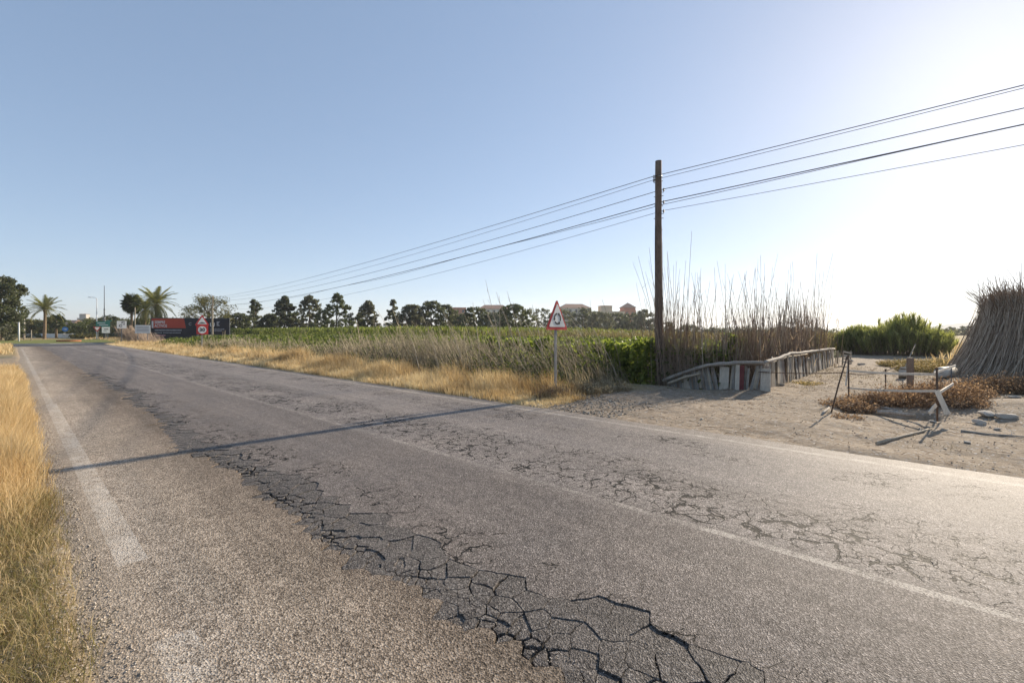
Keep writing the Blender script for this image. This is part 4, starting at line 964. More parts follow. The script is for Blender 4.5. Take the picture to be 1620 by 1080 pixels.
# near side verge
def hl(u, v): return (.09 + .40 * sstep(4.0, 7.0, u + .9 * fbm(u * .8, v * .8, 241)) * (.6 + .7 * vnoise(u * 1.1, v * 1.1, 242))) * (1 - .55 * sstep(-.02, .26, v))
def vl(u, v): return .55 + .3 * fbm(u * .9, v * .9, 243), (1 - sstep(.08, .34, v + .14 * fbm(u * 2, v * 2, 244))) * (.35 + .8 * vnoise(u * 2.2, v * 2.2, 245)) * sstep(4.2, 6.5, u + 1.2 * fbm(u, v, 246)) * (1 - sstep(22, 26, u))
stuff('left_verge_grass', [grass('g', 30000, 4.0, 26, -5.0, -.9, 1.25, hl, vl, 'drygrass', '', (.0022, .00042), .30), grass('g', 110000, 4.0, 26, -.9, .36, 1.35, hl, vl, 'drygrass', '', (.0022, .00042), .30)], 'drygrass', 'golden dry grass at the left edge of the road', 'grass')
def hs_(u, v): return .07 + .15 * vnoise(u * 2, v * 2, 251)
def vs_(u, v): return .45 + .5 * fbm(u * 1.3, v * 1.3, 253), (1 - sstep(.06, .36, v + .16 * fbm(u * 2.5, v * 2.5, 254))) * (.25 + .9 * vnoise(u * 3, v * 3, 255)) * (1 - sstep(5.5, 8, u))
stuff('short_verge_grass', [grass('g', 15000, 1.0, 8, -4.2, -.9, 1.1, hs_, vs_, 'shortgrass', '', (.0022, .0004), .65), grass('g', 70000, 1.0, 8, -.9, .38, 1.1, hs_, vs_, 'shortgrass', '', (.0022, .0004), .65)], 'shortgrass', 'short matted green and straw grass in the near left corner', 'grass')
# sparse weeds on the dirt apron
def hw(u, v): return .05 + .10 * vnoise(u * 1.5, v * 1.5, 261)
def vw(u, v): return .3 + .4 * fbm(u, v, 263), sstep(.25, .55, fbm(u * .8, v * .8, 264) + .45 * sstep(13.5, 16, v)) * .8
stuff('apron_weeds', [grass('g', 26000, -9, 7, 7.9, 26, 1.0, hw, vw, 'greyweed', '', (.003, .0005), .6)], 'greyweed', 'sparse flattened weeds on the dirt track', 'weeds')
u, v, X, Y = scatter(16000, -60, 3, 26, 75, 1.0); k = (u < 1.5 - .05 * v); u, v, X, Y = u[k], v[k], X[k], Y[k]; n = len(u)
Vb, Qb, Tb, per = blades_geo(np.stack([X, Y, height(u, v)], 1), rng.uniform(.25, .6, n), .02 + .0009 * Y, rng.uniform(0, 6.28, n), rng.normal(0, .3, (n, 2)))
stuff('far_field_grass', [(Vb, Qb, Tb, np.repeat(rng.uniform(.2, .9, n), per))], 'drygrass', 'dry straw field beyond the green shrub', 'grass')

# ------------------------------------------------------------------ dry standing canes behind the plank fence
def cane_clump(label, u, v, n, h, tall, spread, sd):
    r = np.random.default_rng(sd); X, Y = Wn(u, v); b = np.array((X, Y, gz(u, v)))
    t = thing('cane_clump', label, 'dry canes', tuple(b), 0, 'dry cane clumps behind the plank fence')
    p0 = np.stack([r.normal(0, spread, n), r.normal(0, spread, n), np.full(n, -.1)], 1)
    H = h * (r.uniform(.3, .95, n) + r.exponential(.26, n)); d = np.stack([r.normal(0, .13, n) * H, r.normal(0, .09, n) * H, H], 1); Yk = Y * .00022
    Vs, Qs, per = sticks_geo(p0, p0 + d, (.006 + Yk) * r.uniform(.6, 1.3, n), np.full(n, .003 + Yk * .6), r.normal(0, .04, (n, 3)), 3, 3)
    obj('canes', np_mesh('canes', Vs, Qs, None, {'var': np.repeat(r.uniform(0, 1, n), per)}, 'canebrown'), t)['kind'] = 'stuff'
    m = 220; q = np.stack([r.normal(0, spread * 1.2, m), r.normal(0, spread * 1.2, m), h * .8 * r.uniform(0, 1, m) ** 1.3], 1)
    Vb, Qb, Tb, per = blades_geo(q, r.uniform(.15, .45, m), .006 + .0006 * Y * r.uniform(.6, 1.3, m), r.uniform(0, 6.28, m), r.normal(0, .4, (m, 2)))
    obj('dry_leaves', np_mesh('dry_leaves', Vb, Qb, Tb, {'var': np.repeat(r.uniform(.1, 1, m), per)}, 'canebrown'), t)['kind'] = 'stuff'
    for k in range(tall[0]):
        hh = r.uniform(tall[1], tall[2]); lx, ly = r.normal(0, .11, 2); s = (r.normal(0, spread), r.normal(0, spread)); pts = []; rad = []
        for j in range(6):
            q_ = j / 5; pts.append((s[0] + lx * hh * q_ ** 1.3, s[1] + ly * hh * q_ ** 1.3, -.1 + q_ * hh)); rad.append(.0125 * (1 - .7 * q_))
        c = MB().tube(pts, rad, 6).build('tall_cane', 'plank_dark' if k % 2 else 'plank_tan', t, True)
        if k % 2 == 0:
            for j in range(3): p = Vector(pts[2 + j]); MB().tube([tuple(p), tuple(p + Vector((r.uniform(-.18, .18), r.uniform(-.1, .1), r.uniform(.12, .3))))], [.006, .002], 4).build('side_twig', 'plank_tan', c)
cl = [(5.75, 13.95, 460, 2.15, (9, 3.2, 4.3), .26, 'tallest dry cane clump right behind the wooden pole'), (5.05, 13.95, 380, 1.9, (4, 2.8, 3.8), .3, 'dry cane clump right of the wooden pole above the low log end'),
      (4.25, 14.0, 170, 1.8, (6, 2.8, 3.9), .3, 'sparse cane clump with two long leaning canes over the dark planks'), (3.75, 14.9, 300, 1.75, (4, 2.5, 3.3), .35, 'dry cane clump behind the fence corner'),
      (3.9, 16.7, 230, 1.85, (7, 2.8, 3.9), .4, 'dry cane clump behind the first pale planks of the side fence'), (3.8, 18.3, 240, 1.9, (6, 3.0, 4.4), .45, 'dry cane clump at the middle of the side fence'),
      (3.8, 20.2, 240, 1.9, (5, 2.6, 3.6), .5, 'dry cane clump past the middle of the side fence'), (3.9, 22.3, 260, 2.1, (5, 2.8, 3.6), .5, 'dry cane clump near the far end of the side fence'), (3.8, 24.6, 330, 2.5, (7, 2.9, 3.7), .55, 'dense brown cane clump at the far end of the side fence')]
for k, (u, v, n, h, tl, sp, lab) in enumerate(cl): cane_clump(lab, u + .25, v, int(n * .62), h * 1.05, (int(tl[0] * 2.3), tl[1] * .85, tl[2] * 1.02), sp * .7, 700 + k)

for k, (x, Y, hh_, lab) in enumerate(((207, 60, 2.3, 'pale dry reed tuft left of the small white board'), (228, 63, 1.4, 'pale dry reed tuft at the foot of the small white board'))):
    r = np.random.default_rng(760 + k); X, Y = A(x, Y); t = thing('reed_tuft', lab, 'reeds', (X, Y, 0)); n = 420; q = np.stack([r.normal(.9, .8, n), r.normal(0, .5, n), 0 * r.normal(size=n) - .1], 1); H = hh_ * r.uniform(.4, 1.1, n)
    d = np.stack([-.55 * H + r.normal(0, .18, n) * H, r.normal(0, .15, n) * H, H], 1); Vs, Qs, per = sticks_geo(q, q + d, np.full(n, .016), np.full(n, .010), r.normal(0, .08, (n, 3)), 3, 3)
    obj('stems', np_mesh('stems', Vs, Qs, None, {'var': np.repeat(r.uniform(.3, 1, n), per)}, 'canebrown'), t)['kind'] = 'stuff'
# ------------------------------------------------------------------ plank fence in two legs
def plank(parent, x, h, w, mat, lean, tilt, y=0, d=.025):
    m = MB(); k = random.uniform(.92, 1.05); z1 = h
    m.slab([(-w/2, -d/2), (w/2, -d/2), (w/2 * .97, d/2), (-w/2 * .97, d/2)], -.35, z1)
    i = len(m.v) - 4
    for j in range(4): m.v[i + j] = (m.v[i+j][0] * k, m.v[i+j][1], z1 + random.uniform(-.03, .03))
    o = m.build('plank', mat, parent); o.location = (x, y, 0); o.rotation_euler = (tilt, lean, random.uniform(-.08, .08)); return o
c0 = W(5.95, 13.62); c1 = W(3.25, 13.45); c2 = W(3.25, 26.3)
def leg(label, a, b, hfun, step, mats, name='plank_fence', name_gap=False):
    A_, B_ = Vector(a), Vector(b); L = (B_ - A_).length; rz = math.atan2(B_.y - A_.y, B_.x - A_.x)
    t = thing(name, label, 'fence', (A_.x, A_.y, 0), rz); x = .04; k = 0
    while x < L:
        w = random.choice(step); h = hfun(x / L) * random.uniform(.86, 1.05); mt, lean = mats(x / L, k)
        if k % 14 == 9 and w < .14: w = .26
        plank(t, x + w/2, h, w, mt, lean, random.uniform(-.12, .02), random.uniform(-.03, .03)); x += w * random.uniform(.95, 1.12 if name_gap else 1.25) + .002; k += 1
    return t, L
def m1(q, k):
    if k % 14 == 9: return 'plank_pale', .03
    return ('plank_grey', 'plank_dark', 'plank_grey', 'plank_grey', 'plank_tan')[k % 5], (-.24 if q < .62 else .03 if q < .86 else .22) + random.uniform(-.04, .04)
f1, L1 = leg('grey leaning plank fence with one dark red plank, facing the road', c0, c1, lambda q: .06 + .66 * min(1, q * 1.7) ** .8, (.035, .045, .06, .08), m1, name_gap=True)
def m2(q, k):
    if abs(q - .19) < .012: return 'plank_dark', 0
    return ('plank_pale', 'plank_tan', 'plank_pale', 'plank_grey', 'plank_dark', 'plank_tan')[k % 6], random.uniform(-.16, .16)
f2, L2 = leg('pale tan plank fence running back along the dirt track', c1, c2, lambda q: .78 + .08 * math.sin(q * 9) - .05 * q, (.12, .17, .24, .34), m2)
def rail(parent, pts, r, mat='log'):
    P = []; rad = []
    for k in range(len(pts) - 1):
        for j in range(4): t_ = j / 4; P.append(tuple(Vector(pts[k]).lerp(Vector(pts[k+1]), t_) + Vector((0, random.uniform(-.01, .01), random.uniform(-.012, .012))))); rad.append(r * random.uniform(.85, 1.15))
    P.append(pts[-1]); rad.append(r * .8); MB().tube(P, rad, 8).build('rail', mat, parent, True)
plank(f1, L1 * .815, .70, .13, 'plank_red', .02, -.05, -.06)
plank(f1, L1 * .775, .70, .12, 'plank_pale', .02, -.05, -.06)
rail(f1, [(-.1, -.03, .10), (.7, -.05, .46), (1.3, -.05, .66), (2.0, -.05, .76), (2.75, -.04, .80)], .05)
rail(f1, [(.1, -.10, .04), (.6, -.12, .25), (1.1, -.10, .40)], .04, 'plank_tan')
rail(f1, [(1.0, .05, .60), (1.9, .06, .74), (2.75, .05, .74)], .035, 'plank_dark')
rail(f2, [(0, -.04, .80), (1.6, -.05, .84), (3.2, -.04, .92), (5.0, -.04, .88), (7.5, -.04, .86), (10, -.04, .84), (12.6, -.04, .80)], .05)
rail(f2, [(0.2, .05, .70), (3.4, .05, .80), (6.5, .05, .78)], .03, 'plank_tan')
# crate and stones at the end of the fence
cx_, cy_ = Wn(3.05, 26.6)
cr = thing('wooden_crate', 'pale broken crate tipped at the far end of the plank fence', 'crate', (cx_, cy_, gz(3.05, 26.6) + .05), .5)
for k in range(4): MB().box((0, -.31, .08 + .16 * k), (.75, .03, .07), Matrix.Rotation(.12, 3, 'Y')).build('slat', 'plank_pale', cr)
for x in (-.34, .34):
    for y in (-.27, .27): MB().box((x, y, .30), (.05, .05, .66), Matrix.Rotation(.12, 3, 'Y')).build('corner_post', 'plank_tan', cr)

# ------------------------------------------------------------------ green reed thicket and stacked canes
def reed_bush(label, x, Y, wpx, topy, sd, n=14000):
    X, Yy = A(x, Y); H = Z(topy, Y); rad = wpx / 2 / FPX * Y; r = np.random.default_rng(sd)
    t = thing('reed_bush', label, 'bush', (X, Yy, 0))
    m = 420; a = r.uniform(0, 6.28, m); q = np.sqrt(r.uniform(0, 1, m)); p0 = np.stack([q * np.cos(a) * rad * .8, q * np.sin(a) * rad * .55, 0 * a - .1], 1)
    hh = H * (1 - .5 * q ** 2.2) * r.uniform(.7, 1.06, m) * (.72 + .42 * vnoise(p0[:, 0] * .9 + sd, p0[:, 1] * .9, sd)); d = np.stack([p0[:, 0] * .22 + r.normal(0, .15, m), p0[:, 1] * .22 + r.normal(0, .15, m), hh], 1)
    Vs, Qs, per = sticks_geo(p0, p0 + d, np.full(m, .018), np.full(m, .008), r.normal(0, .05, (m, 3)), 3, 3)
    obj('stems', np_mesh('stems', Vs, Qs, None, {'var': np.repeat(r.uniform(0, .7, m), per)}, 'greyweed'), t)['kind'] = 'stuff'
    k = r.integers(0, m, n); tt = r.uniform(.12, 1, n) ** .7; B = p0[k] + d[k] * tt[:, None]; az = r.uniform(0, 6.28, n); out = np.stack([np.cos(az), np.sin(az)], 1) * r.uniform(.3, 1.0, n)[:, None]
    Vb, Qb, Tb, per = blades_geo(B, r.uniform(.25, .65, n), r.uniform(.02, .05, n), az + 1.57, out, .30)
    cv = r.uniform(.1, .8, m)
    obj('leaves', np_mesh('leaves', Vb, Qb, Tb, {'var': np.repeat(np.clip(cv[k] + r.normal(0, .18, n), 0, 1), per)}, 'reedgreen'), t)['kind'] = 'stuff'
reed_bush('large rounded green reed thicket at the end of the track', 1425, 31, 150, 501, 801, 30000)
reed_bush('lower green reed clump joining the thicket on its left', 1360, 32, 70, 512, 802, 14000)
reed_bush('small green reed clump at the right foot of the thicket', 1478, 31, 50, 520, 803, 8000)
# cane stack
SX, SY = A(1654, 16.2); CS = thing('cane_stack', 'tall tepee of grey dry canes stacked at the right edge', 'cane stack', (SX, SY, 0))
def stack_layer(n, rb, rt, h0, h1, sd, mat, rad=.0095):
    n = int(n * 1.6); r = np.random.default_rng(sd); a = r.uniform(0, 6.28, n); q = rb * r.uniform(.78, 1.08, n); k = rt * r.uniform(.75, 1.05, n); a2 = a + r.normal(0, .08, n) + .5 * (r.uniform(0, 1, n) < .06) * r.normal(0, 1, n)
    p0 = np.stack([q * np.cos(a), q * np.sin(a), 0 * a - .05], 1); H = r.uniform(h0, h1, n); p1 = np.stack([k * np.cos(a2), k * np.sin(a2), H], 1)
    bend = -np.stack([np.cos(a), np.sin(a), 0 * a], 1) * (r.uniform(.05, .35, n) * (rb - rt) * .6)[:, None]
    Vs, Qs, per = sticks_geo(p0, p1, np.full(n, rad) * r.uniform(.7, 1.3, n), np.full(n, rad * .6), bend, 4, 3)
    return obj('cane_layer', np_mesh('cane_layer', Vs, Qs, None, {'var': np.repeat(np.clip(r.normal(.5, .28, n), 0, 1), per)}, mat), CS)
for sd, (rb, rt, h0, h1, n) in enumerate([(2.0, 1.15, 2.6, 3.2, 1200), (2.3, 1.4, 2.2, 3.1, 1500), (2.5, 1.6, 1.8, 2.9, 1400), (2.65, 1.85, 1.0, 2.2, 800)]): stack_layer(n, rb, rt, h0, h1, 820 + sd, 'cane')['kind'] = 'stuff'
r = np.random.default_rng(830); n = 1300; a = r.uniform(0, 6.28, n); q = 1.6 * np.sqrt(r.uniform(0, 1, n)); p0 = np.stack([q * np.cos(a), q * np.sin(a), r.uniform(2.0, 2.8, n)], 1)
d = np.stack([r.normal(0, .24, n) + .15 * p0[:, 0], r.normal(0, .24, n) + .15 * p0[:, 1], r.uniform(.35, .7, n) + r.exponential(.16, n)], 1); Vs, Qs, per = sticks_geo(p0, p0 + d, np.full(n, .010), np.full(n, .005), r.normal(0, .03, (n, 3)), 2, 3)
obj('cane_tips', np_mesh('cane_tips', Vs, Qs, None, {'var': np.repeat(r.uniform(0, .8, n), per)}, 'canebrown'), CS)['kind'] = 'stuff'
for k in range(14):                    # loose canes leaning on the stack
    a = R(200 + k * 9 + random.uniform(-4, 4)); m = MB(); m.tube([(2.95 * math.cos(a), 2.95 * math.sin(a), 0), (2.5 * math.cos(a + .12), 2.5 * math.sin(a + .12), .9), (1.95 * math.cos(a + .25), 1.95 * math.sin(a + .25), 1.9)], [.018, .016, .009], 6); m.build('loose_cane', 'plank_tan', CS, True)

# ------------------------------------------------------------------ barrier across the track
def gpt(x, y): X, Y = G(x, y); return X, Y, gzxy(X, Y)
def rod(label, x, y, h, r=.012, top=(0, 0), mat='rust', name='steel_rod'):
    X, Y, z = gpt(x, y); t = thing(name, label, 'rod', (X, Y, z))
    MB().tube([(0, 0, -.1), (top[0] * .5, top[1] * .5, h * .5), (top[0], top[1], h)], r, 8).build('shaft', mat, t, True)
    m = MB(); m.tube([(top[0] * .97, top[1] * .97, h * .965), (top[0], top[1], h + .012)], [r * 1.5, r * 1.3], 8); m.build('tip', mat, t); return t
rod('rusty rod leaning at the left end of the barrier', 1313, 655, 1.07, .014, (.52, .25))
rod('upright rusty rod wrapped with pale cord at the left of the barrier', 1343, 632, .98, .016, (.02, .05))
rod('short thin rusty rod in the middle of the barrier', 1401, 631, .66, .014)
rod('rusty rod carrying the tied laths at the front of the barrier', 1483, 668, 1.02, .015, (-.01, .0))
rod('short rusty rod behind the tied laths', 1505, 618, .68, .014, mat='mast')
wx, wy, wz = gpt(1440, 625); wp_ = thing('square_post', 'brown square wooden post in the middle of the barrier', 'post', (wx, wy, wz), .4)
MB().box((0, 0, .42), (.115, .115, 1.04)).build('shaft', 'post', wp_, bevel=.008); MB().box((0, 0, .945), (.10, .10, .012)).build('end_grain', 'plank_tan', wp_)
def lath(label, pa, pb, w=.05, d=.015, mat='lath', name='lath', sag=0):
    a, b = Vector(pa), Vector(pb); t = thing(name, label, 'lath', tuple(a)); dv = b - a; n = 6; m = MB()
    pts = [dv * (k / n) + Vector((0, 0, -sag * 4 * (k/n) * (1 - k/n))) for k in range(n + 1)]
    up = Vector((0, 0, 1)); sd_ = dv.cross(up).normalized(); nn = sd_.cross(dv.normalized())
    for p in pts:
        for sx, sz in ((-1, -1), (1, -1), (1, 1), (-1, 1)): m.v.append(tuple(p + sd_ * sx * d / 2 + nn * sz * w / 2 * random.uniform(.85, 1.1)))
    for k in range(n):
        for j in range(4): m.f.append((4*k + j, 4*k + (j+1) % 4, 4*k + 4 + (j+1) % 4, 4*k + 4 + j))
    m.f += [(3, 2, 1, 0), (4*n, 4*n+1, 4*n+2, 4*n+3)]; m.build('strip', mat, t); return t
def px3(x, y, Y): X, Y = A(x, Y); return (X, Y, Z(y, Y))
lath('upper pale strip stretched across the barrier', px3(1340, 586, 11.0), px3(1482, 592, 8.6), .045, .012, sag=.02)
lath('lower pale strip stretched across the barrier', px3(1340, 613, 11.0), px3(1482, 618, 8.4), .045, .012, sag=.03)
lath('pale lath slanting up from the front rod to the right', px3(1484, 622, 8.0), px3(1508, 607, 9.4), .05, .018)
lath('broad pale lath hanging down from the front rod', px3(1482, 617, 7.95), px3(1499, 655, 7.8), .085, .018)
lath('small pale lath end left of the front rod', px3(1470, 653, 8.0), px3(1481, 640, 8.05), .07, .018)
lath('pale cord wrapped down the left upright rod', px3(1342, 575, 11.0), px3(1338, 610, 10.9), .05, .02)
lath('pale lath linking the top of the front rod with the rod behind', px3(1478, 590, 8.6), px3(1512, 578, 12.5), .05, .015)
# chain
def chain(label, pa, pb, sag, n=70, r=.012):
    a, b = Vector(pa), Vector(pb); t = thing('chain', label, 'chain', tuple(a)); link_me = None; d = b - a
    for k in range(n):
        q = (k + .5) / n; p = d * q + Vector((0, 0, -sag * 4 * q * (1 - q)))
        if link_me is None:
            L = d.length / n * .75; m = MB(); pts = [(L * math.cos(x), .55 * r * 2 * math.sin(x), 0) for x in np.linspace(0, 6.283, 11)]; m.tube(pts, r * .45, 5, False); o = m.build('chain_link', 'rust', t, True); link_me = o.data
        else: o = obj('chain_link', link_me, t)
        o.location = p; o.rotation_euler = (1.57 * (k % 2), -math.atan2(d.z - sag * 4 * (1 - 2 * q), d.xy.length), math.atan2(d.y, d.x))
chain('rusty chain slung from the fence corner to the left upright rod', px3(1200, 588, 12.1), px3(1341, 589, 11.05), .03, 60)
chain('rusty chain slung from the left upright rod to the pipe', px3(1341, 591, 11.05), px3(1418, 580, 14.5), .10, 60)

# pale concrete pipe and rubble by the stack
pX, pY, pZ = gpt(1497, 597); pp = thing('concrete_pipe', 'pale concrete pipe lying at the foot of the cane stack', 'pipe', (pX, pY, pZ + .18), .62)
m = MB(); prof = [(-.85, .17), (-.7, .19), (-.2, .18), (.85, .15), (.86, .02), (-.86, .02)]; ns = 24
for k in range(ns):
    a = 2 * math.pi * k / ns
    for (x, r0) in prof: m.v.append((x, r0 * math.cos(a), r0 * math.sin(a)))
for k in range(ns):
    for j in range(6): m.f.append((k*6 + j, k*6 + (j+1) % 6, ((k+1) % ns)*6 + (j+1) % 6, ((k+1) % ns)*6 + j))
m.build('barrel', 'tarp', pp, True)
for x in (-.3, .45): MB().tube([(x, 0, 0), (x + .03, 0, 0)], .186 if x < 0 else .178, 24, False).build('joint_band', 'concrete', pp)
X, Y, z = gpt(1428, 598); sb = thing('concrete_block', 'dark tilted concrete block beside the brown square post', 'block', (X, Y, z), .9)
MB().box((0, 0, .14), (.45, .22, .22), Matrix.Rotation(.35, 3, 'Y')).build('body', 'rock', sb, bevel=.02); MB().box((-.1, -.02, .35), (.18, .2, .05), Matrix.Rotation(.35, 3, 'Y')).build('lug', 'rock', sb)
# pipes over the hole
for (x0, y0, x1, y1, Y0, r, lab) in ((1388, 656, 1447, 662, 9.0, .035, 'thick grey log lying over the hole before the barrier'), (1392, 648, 1420, 652, 9.4, .018, 'thin pale pipe lying behind the grey log over the hole'), (1300, 660, 1312, 648, 9.0, .02, 'short stick lying at the foot of the leaning rod')):
    a, b = (*G(x0, y0), .02 + r), (*G(x1, y1), .03 + r); t = thing('fallen_log', lab, 'log', tuple(a)); d = Vector(b) - Vector(a)
    MB().tube([(0, 0, 0), tuple(d * .35 + Vector((0, 0, .02))), tuple(d * .7), tuple(d)], [r, r * 1.1, r * .95, r * .8], 10).build('trunk', 'log', t, True); MB().tube([tuple(d * 1.0), tuple(d * 1.012)], r * .6, 10).build('cut_end', 'plank_tan', t)
def branch(label, pts, r, mat='plank_tan'):
    P = [Vector(gpt(*p)) + Vector((0, 0, r)) for p in pts]; t = thing('fallen_branch', label, 'branch', tuple(P[0])); Q = [p - P[0] for p in P]
    MB().tube([tuple(q) for q in Q], [r * (1 - .5 * k / len(Q)) for k in range(len(Q))], 8).build('stem', mat, t, True)
    p = Q[len(Q)//2]; MB().tube([tuple(p), tuple(p + Vector((.12, .1, .05)))], [r * .5, r * .2], 6).build('side_twig', mat, t)
branch('pale bare branch lying on the dirt before the barrier', [(1387, 704), (1420, 697), (1455, 687), (1474, 681)], .022)
branch('dark branch lying on the dirt at the right edge', [(1520, 685), (1560, 690), (1600, 693), (1640, 697)], .014, 'log')
branch('thin dry branch among rubble right of the front rod', [(1575, 640), (1590, 636), (1602, 644)], .02)
X, Y, z = gpt(1452, 577); t = thing('leaning_stake', 'thin stake leaning over the grass behind the chain', 'stake', (*A(1424, 16), 0)); e = Vector(px3(1448, 545, 16.5)) - t.location
MB().tube([(0, 0, -.05), tuple(e * .5), tuple(e)], [.022, .02, .015], 6).build('shaft', 'plank_tan', t, True); MB().tube([tuple(e * .98), tuple(e * 1.02)], .018, 6).build('tip', 'plank_dark', t)

# rocks
def rock_mesh(sd, flat=.55):
    bm = bmesh.new(); bmesh.ops.create_icosphere(bm, subdivisions=2, radius=1); r = random.Random(sd); ax = [Vector((r.gauss(0, 1), r.gauss(0, 1), r.gauss(0, 1))).normalized() for _ in range(9)]
    for v_ in bm.verts:
        for a in ax:
            d = v_.co.dot(a)
            if d > .55: v_.co -= a * (d - .55)
        v_.co *= r.uniform(.93, 1.07); v_.co.z *= flat
    me = bpy.data.meshes.new('rock'); bm.to_mesh(me); bm.free(); me.materials.append(M['rock']); return me
rm = [rock_mesh(k) for k in range(5)]
rocks = [(1560, 668, .22, 'pale flat slab of rubble among the dark weeds'), (1592, 672, .22, 'second pale slab right of the flat rubble slab'), (1547, 676, .16, 'small pale stone below the rubble slab'), (1605, 648, .20, 'pale stone above the two rubble slabs'), (1578, 684, .10, 'small stone below the second slab'), (1475, 672, .09, 'grey stone at the foot of the front rod'), (1362, 577, .30, 'grey boulder at the end of the fence by the crate'), (1346, 572, .25, 'pale boulder left of the one by the crate'), (1237, 612, .16, 'round stone at the fence corner'), (1300, 640, .07, 'small stone near the leaning rod'), (1110, 664, .05, 'small stone in the middle of the dirt apron'), (980, 657, .05, 'small stone at the road edge right of the sign'), (745, 629, .12, 'flat pale stone at the road edge left of the warning sign'), (1530, 705, .07, 'small stone on the dirt by the dark branch')]
for k, (x, y, s, lab) in enumerate(rocks):
    X, Y, z = gpt(x, y); o = obj('rock', rm[k % 5]); o.location = (X, Y, z + s * .15); o.scale = (s * random.uniform(.7, .9), s * .6, s * random.uniform(.45, .6)); o.rotation_euler = (0, 0, random.uniform(0, 6)); tag(o, lab, 'rock', 'loose stones by the track')
# pebbles
u, v, X, Y = scatter(13000, -9, 7, 7.45, 22, 1.0); n = len(u); k = rng.uniform(0, 1, n) < .35 + .8 * vnoise(u * 1.4, v * 1.4, 281); u, v, X, Y = u[k], v[k], X[k], Y[k]
u2, v2, X2, Y2 = scatter(9000, 1, 16, -.05, .42, 1.2); u3, v3, X3, Y3 = scatter(1500, 4.4, 8.0, 7.6, 9.8, 1.0)
u4 = .6 + 8.5 * rng.uniform(0, 1, 2400) ** 1.4; v4 = np.interp(u4, _ut, _bl) + rng.uniform(-.06, .5, 2400); X4, Y4 = Wn(u4, v4)
X = np.concatenate([X, X2, X3, X4]); Y = np.concatenate([Y, Y2, Y3, Y4]); zz = np.concatenate([height(u, v), np.maximum(height(u2, v2), np.where(v2 > .15, TOP, -1)), height(u3, v3), np.full(2400, TOP - .010)]); n = len(X)
s = np.concatenate([.004 + .013 * rng.uniform(0, 1, len(u)) ** 3, rng.uniform(.003, .010, len(u2)), .008 + .026 * rng.uniform(0, 1, len(u3)) ** 2, rng.uniform(.002, .007, 2400)])
oc = np.array([(1, 0, 0), (-1, 0, 0), (0, 1, 0), (0, -1, 0), (0, 0, .7), (0, 0, -.7)], float); T8 = np.array([(0, 2, 4), (2, 1, 4), (1, 3, 4), (3, 0, 4), (2, 0, 5), (1, 2, 5), (3, 1, 5), (0, 3, 5)])
an = rng.uniform(0, 6.28, n); o6 = oc[None] * rng.uniform(.6, 1.2, (n, 6, 1)) * s[:, None, None]; ca_, sa_ = np.cos(an)[:, None], np.sin(an)[:, None]
Vp = np.stack([X[:, None] + o6[:, :, 0] * ca_ - o6[:, :, 1] * sa_, Y[:, None] + o6[:, :, 0] * sa_ + o6[:, :, 1] * ca_, zz[:, None] + o6[:, :, 2] + s[:, None] * .35], -1).reshape(-1, 3)
Tp = (T8[None] + (np.arange(n) * 6)[:, None, None]).reshape(-1, 3)
M['pebble'] = foliage('pebble', [(0, (.20, .165, .13)), (.5, (.36, .31, .25)), (1, (.56, .50, .43))], 0, .9, .2)
stuff('pebbles', [(Vp, None, Tp, np.repeat(rng.uniform(0, 1, n), 6))], 'pebble', 'loose pebbles and gravel on the dirt and road edges', 'gravel')

# straw and twig litter
u, v, X, Y = scatter(9000, -9, 7.5, 7.7, 24, 1.0); k = rng.uniform(0, 1, len(u)) < .25 + 1.2 * np.clip(fbm(u * .9, v * .9, 291), 0, 1); u, v, X, Y = u[k], v[k], X[k], Y[k]; n = len(u)
a = rng.uniform(0, 6.28, n); L = rng.uniform(.02, .14, n); q = np.stack([X, Y, height(u, v) + .012], 1); d = np.stack([np.cos(a) * L, np.sin(a) * L, rng.normal(0, .012, n)], 1)
Vs, Qs, per = sticks_geo(q - d / 2, q + d / 2, .002 + .00022 * Y, .001 + .0002 * Y, rng.normal(0, .01, (n, 3)), 2, 3)
stuff('straw_litter', [(Vs, Qs, None, np.repeat(rng.uniform(0, .8, n), per))], 'weed', 'broken straw and twigs littering the dirt apron', 'litter')
# dry brown weed bushes by the barrier
def weed_bush(label, x, y, rad, h, sd, mat='weed'):
    r = np.random.default_rng(sd); X, Y, z = gpt(x, y); t = thing('weed_bush', label, 'weeds', (X, Y, z), 0, 'dry weed bushes by the barrier')
    n = int(260 * (rad / .5) ** 2); a = r.uniform(0, 6.28, n); q = rad * np.sqrt(r.uniform(0, 1, n)); p0 = np.stack([q * np.cos(a) * .8, q * np.sin(a) * .8, 0 * a - .05], 1)
    H = h * r.uniform(.4, 1.1, n) * (1.1 - .5 * (q / rad) ** 2); d = np.stack([r.normal(0, .35, n) * H + p0[:, 0] * .3, r.normal(0, .35, n) * H + p0[:, 1] * .3, H], 1)
    Vs, Qs, per = sticks_geo(p0, p0 + d, np.full(n, .0045), np.full(n, .0025), r.normal(0, .03, (n, 3)), 2, 3)
    obj('stems', np_mesh('stems', Vs, Qs, None, {'var': np.repeat(r.uniform(0, .8, n), per)}, mat), t)['kind'] = 'stuff'
    m = n * 7; k = r.integers(0, n, m); P = p0[k] + d[k] * r.uniform(.25, 1.05, m)[:, None] + r.normal(0, .03, (m, 3)); Vv, Q, per = leaves_geo(P, r.uniform(.025, .06, m), .6)
    obj('dry_leaves', np_mesh('dry_leaves', Vv, Q, None, {'var': np.repeat(np.clip(r.uniform(.1, .9, m), 0, 1), per)}, mat), t)['kind'] = 'stuff'
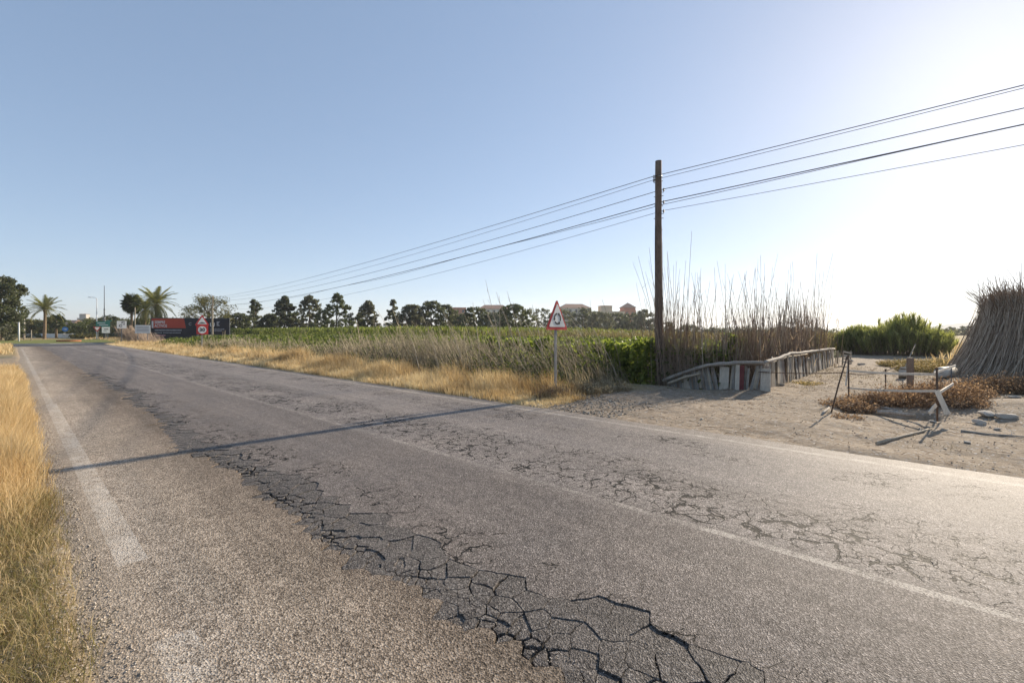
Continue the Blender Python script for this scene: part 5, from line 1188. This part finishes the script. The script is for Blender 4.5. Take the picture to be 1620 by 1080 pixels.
wb_ = [(1345, 645, .55, .22, 'low brown weeds between the leaning rod and the upright rod'), (1385, 640, .6, .3, 'brown weeds in front of the short thin rod'), (1430, 645, .65, .42, 'brown weed bush before the square post'), (1468, 640, .6, .5, 'brown weed bush left of the front rod'), (1505, 648, .55, .45, 'brown weed bush right of the front rod'), (1520, 632, .6, .42, 'rusty weed bush behind the hanging lath'), (1560, 622, .7, .45, 'rusty weed bush before the left side of the stack'), (1600, 622, .8, .5, 'rusty weed bush before the middle of the stack'), (1640, 625, .8, .5, 'rusty weed bush at the right edge of the picture'),
       (1340, 664, .25, .12, 'low brown weeds left of the grey log'), (1530, 655, .4, .2, 'low grey weeds beside the rubble slab')]
for k, (x, y, r0, h, lab) in enumerate(wb_): weed_bush(lab, x, y, r0, h, 900 + k)
weed_bush('yellow green low plants on the far side of the track', 1470, 588, 1.1, .35, 920, 'shortgrass'); weed_bush('yellow green plants left of the concrete pipe', 1440, 580, 1.2, .35, 921, 'shortgrass'); weed_bush('yellow green plants before the reed thicket', 1500, 580, 1.3, .4, 922, 'shortgrass')
weed_bush('small dry weeds on the track by the fence corner', 1278, 607, .5, .12, 923, 'shortgrass'); weed_bush('tangle of dry weeds at the foot of the wooden pole', 1046, 607, .35, .25, 924, 'greyweed'); weed_bush('dry weeds at the bank edge left of the wooden pole', 975, 618, .45, .3, 925, 'greyweed'); weed_bush('grey weeds on the bank right of the warning sign', 940, 622, .5, .35, 926, 'greyweed'); weed_bush('brown weeds at the foot of the warning sign', 872, 628, .5, .3, 927, 'weed')

# ------------------------------------------------------------------ far background on the right and hills
for k, (x, Y, ty, w, lab) in enumerate([(1502, 150, 517, 26, 'small far bush left of the hill'), (1522, 160, 516, 22, 'small dark bush in the far field left of the stack'), (1536, 150, 515, 20, 'far bush touching the left edge of the stack'), (1512, 190, 519, 50, 'far dark hedge line across the dry field')]):
    tree('far_bush', lab, x, Y, ty, w, 'tree_grey', 'oval', 950 + k, 1500, 40, .02, .45, None, limbs=0, cat='bush')
def hill(name, label, x0, x1, Y, prof, sd):
    X0, X1 = A(x0, Y)[0], A(x1, Y)[0]; n = 60; d = 300.0; V = []
    for i in range(n + 1):
        q = i / n; x = X0 + (X1 - X0) * q; h = prof(q) * (1 + .08 * fbm(np.array([q * 12]), np.array([0.]), sd)[0])
        for j, (yy, f) in enumerate(((-d, 0), (-d * .5, .55), (0, 1), (d * .5, .6), (d, 0))): V.append((x, Y + yy, max(-1, h * f - .5)))
    F = [(i*5 + j, (i+1)*5 + j, (i+1)*5 + j + 1, i*5 + j + 1) for i in range(n) for j in range(4)]
    o = obj(name, np_mesh(name, V, F, None, None, 'hill', True)); tag(o, label, 'hill', kind='structure')
hill('hill', 'far pale hill at the right horizon', 1430, 1800, 2500, lambda q: 60 * math.sin(math.pi * min(1, q * 1.0)) ** .8, 5)
hill('hill', 'nearer low hill at the right horizon', 1470, 1850, 1700, lambda q: 17 * math.sin(math.pi * q) ** .7, 6)
# ------------------------------------------------------------------ air
mh = bpy.data.materials.new('haze'); mh.use_nodes = True; nt = mh.node_tree; nt.nodes.clear(); ou = nt.nodes.new('ShaderNodeOutputMaterial'); pv = nt.nodes.new('ShaderNodeVolumePrincipled')
pv.inputs['Color'].default_value = (.93, .96, 1, 1); pv.inputs['Density'].default_value = .00026; pv.inputs['Anisotropy'].default_value = .3; nt.links.new(pv.outputs[0], ou.inputs['Volume'])
M['haze'] = mh
if HAZE:
    hz = MB().box((0, 0, 48.5), (13000, 13000, 100)).build('haze', 'haze'); tag(hz, 'thin pale haze in the air', 'haze', kind='stuff')
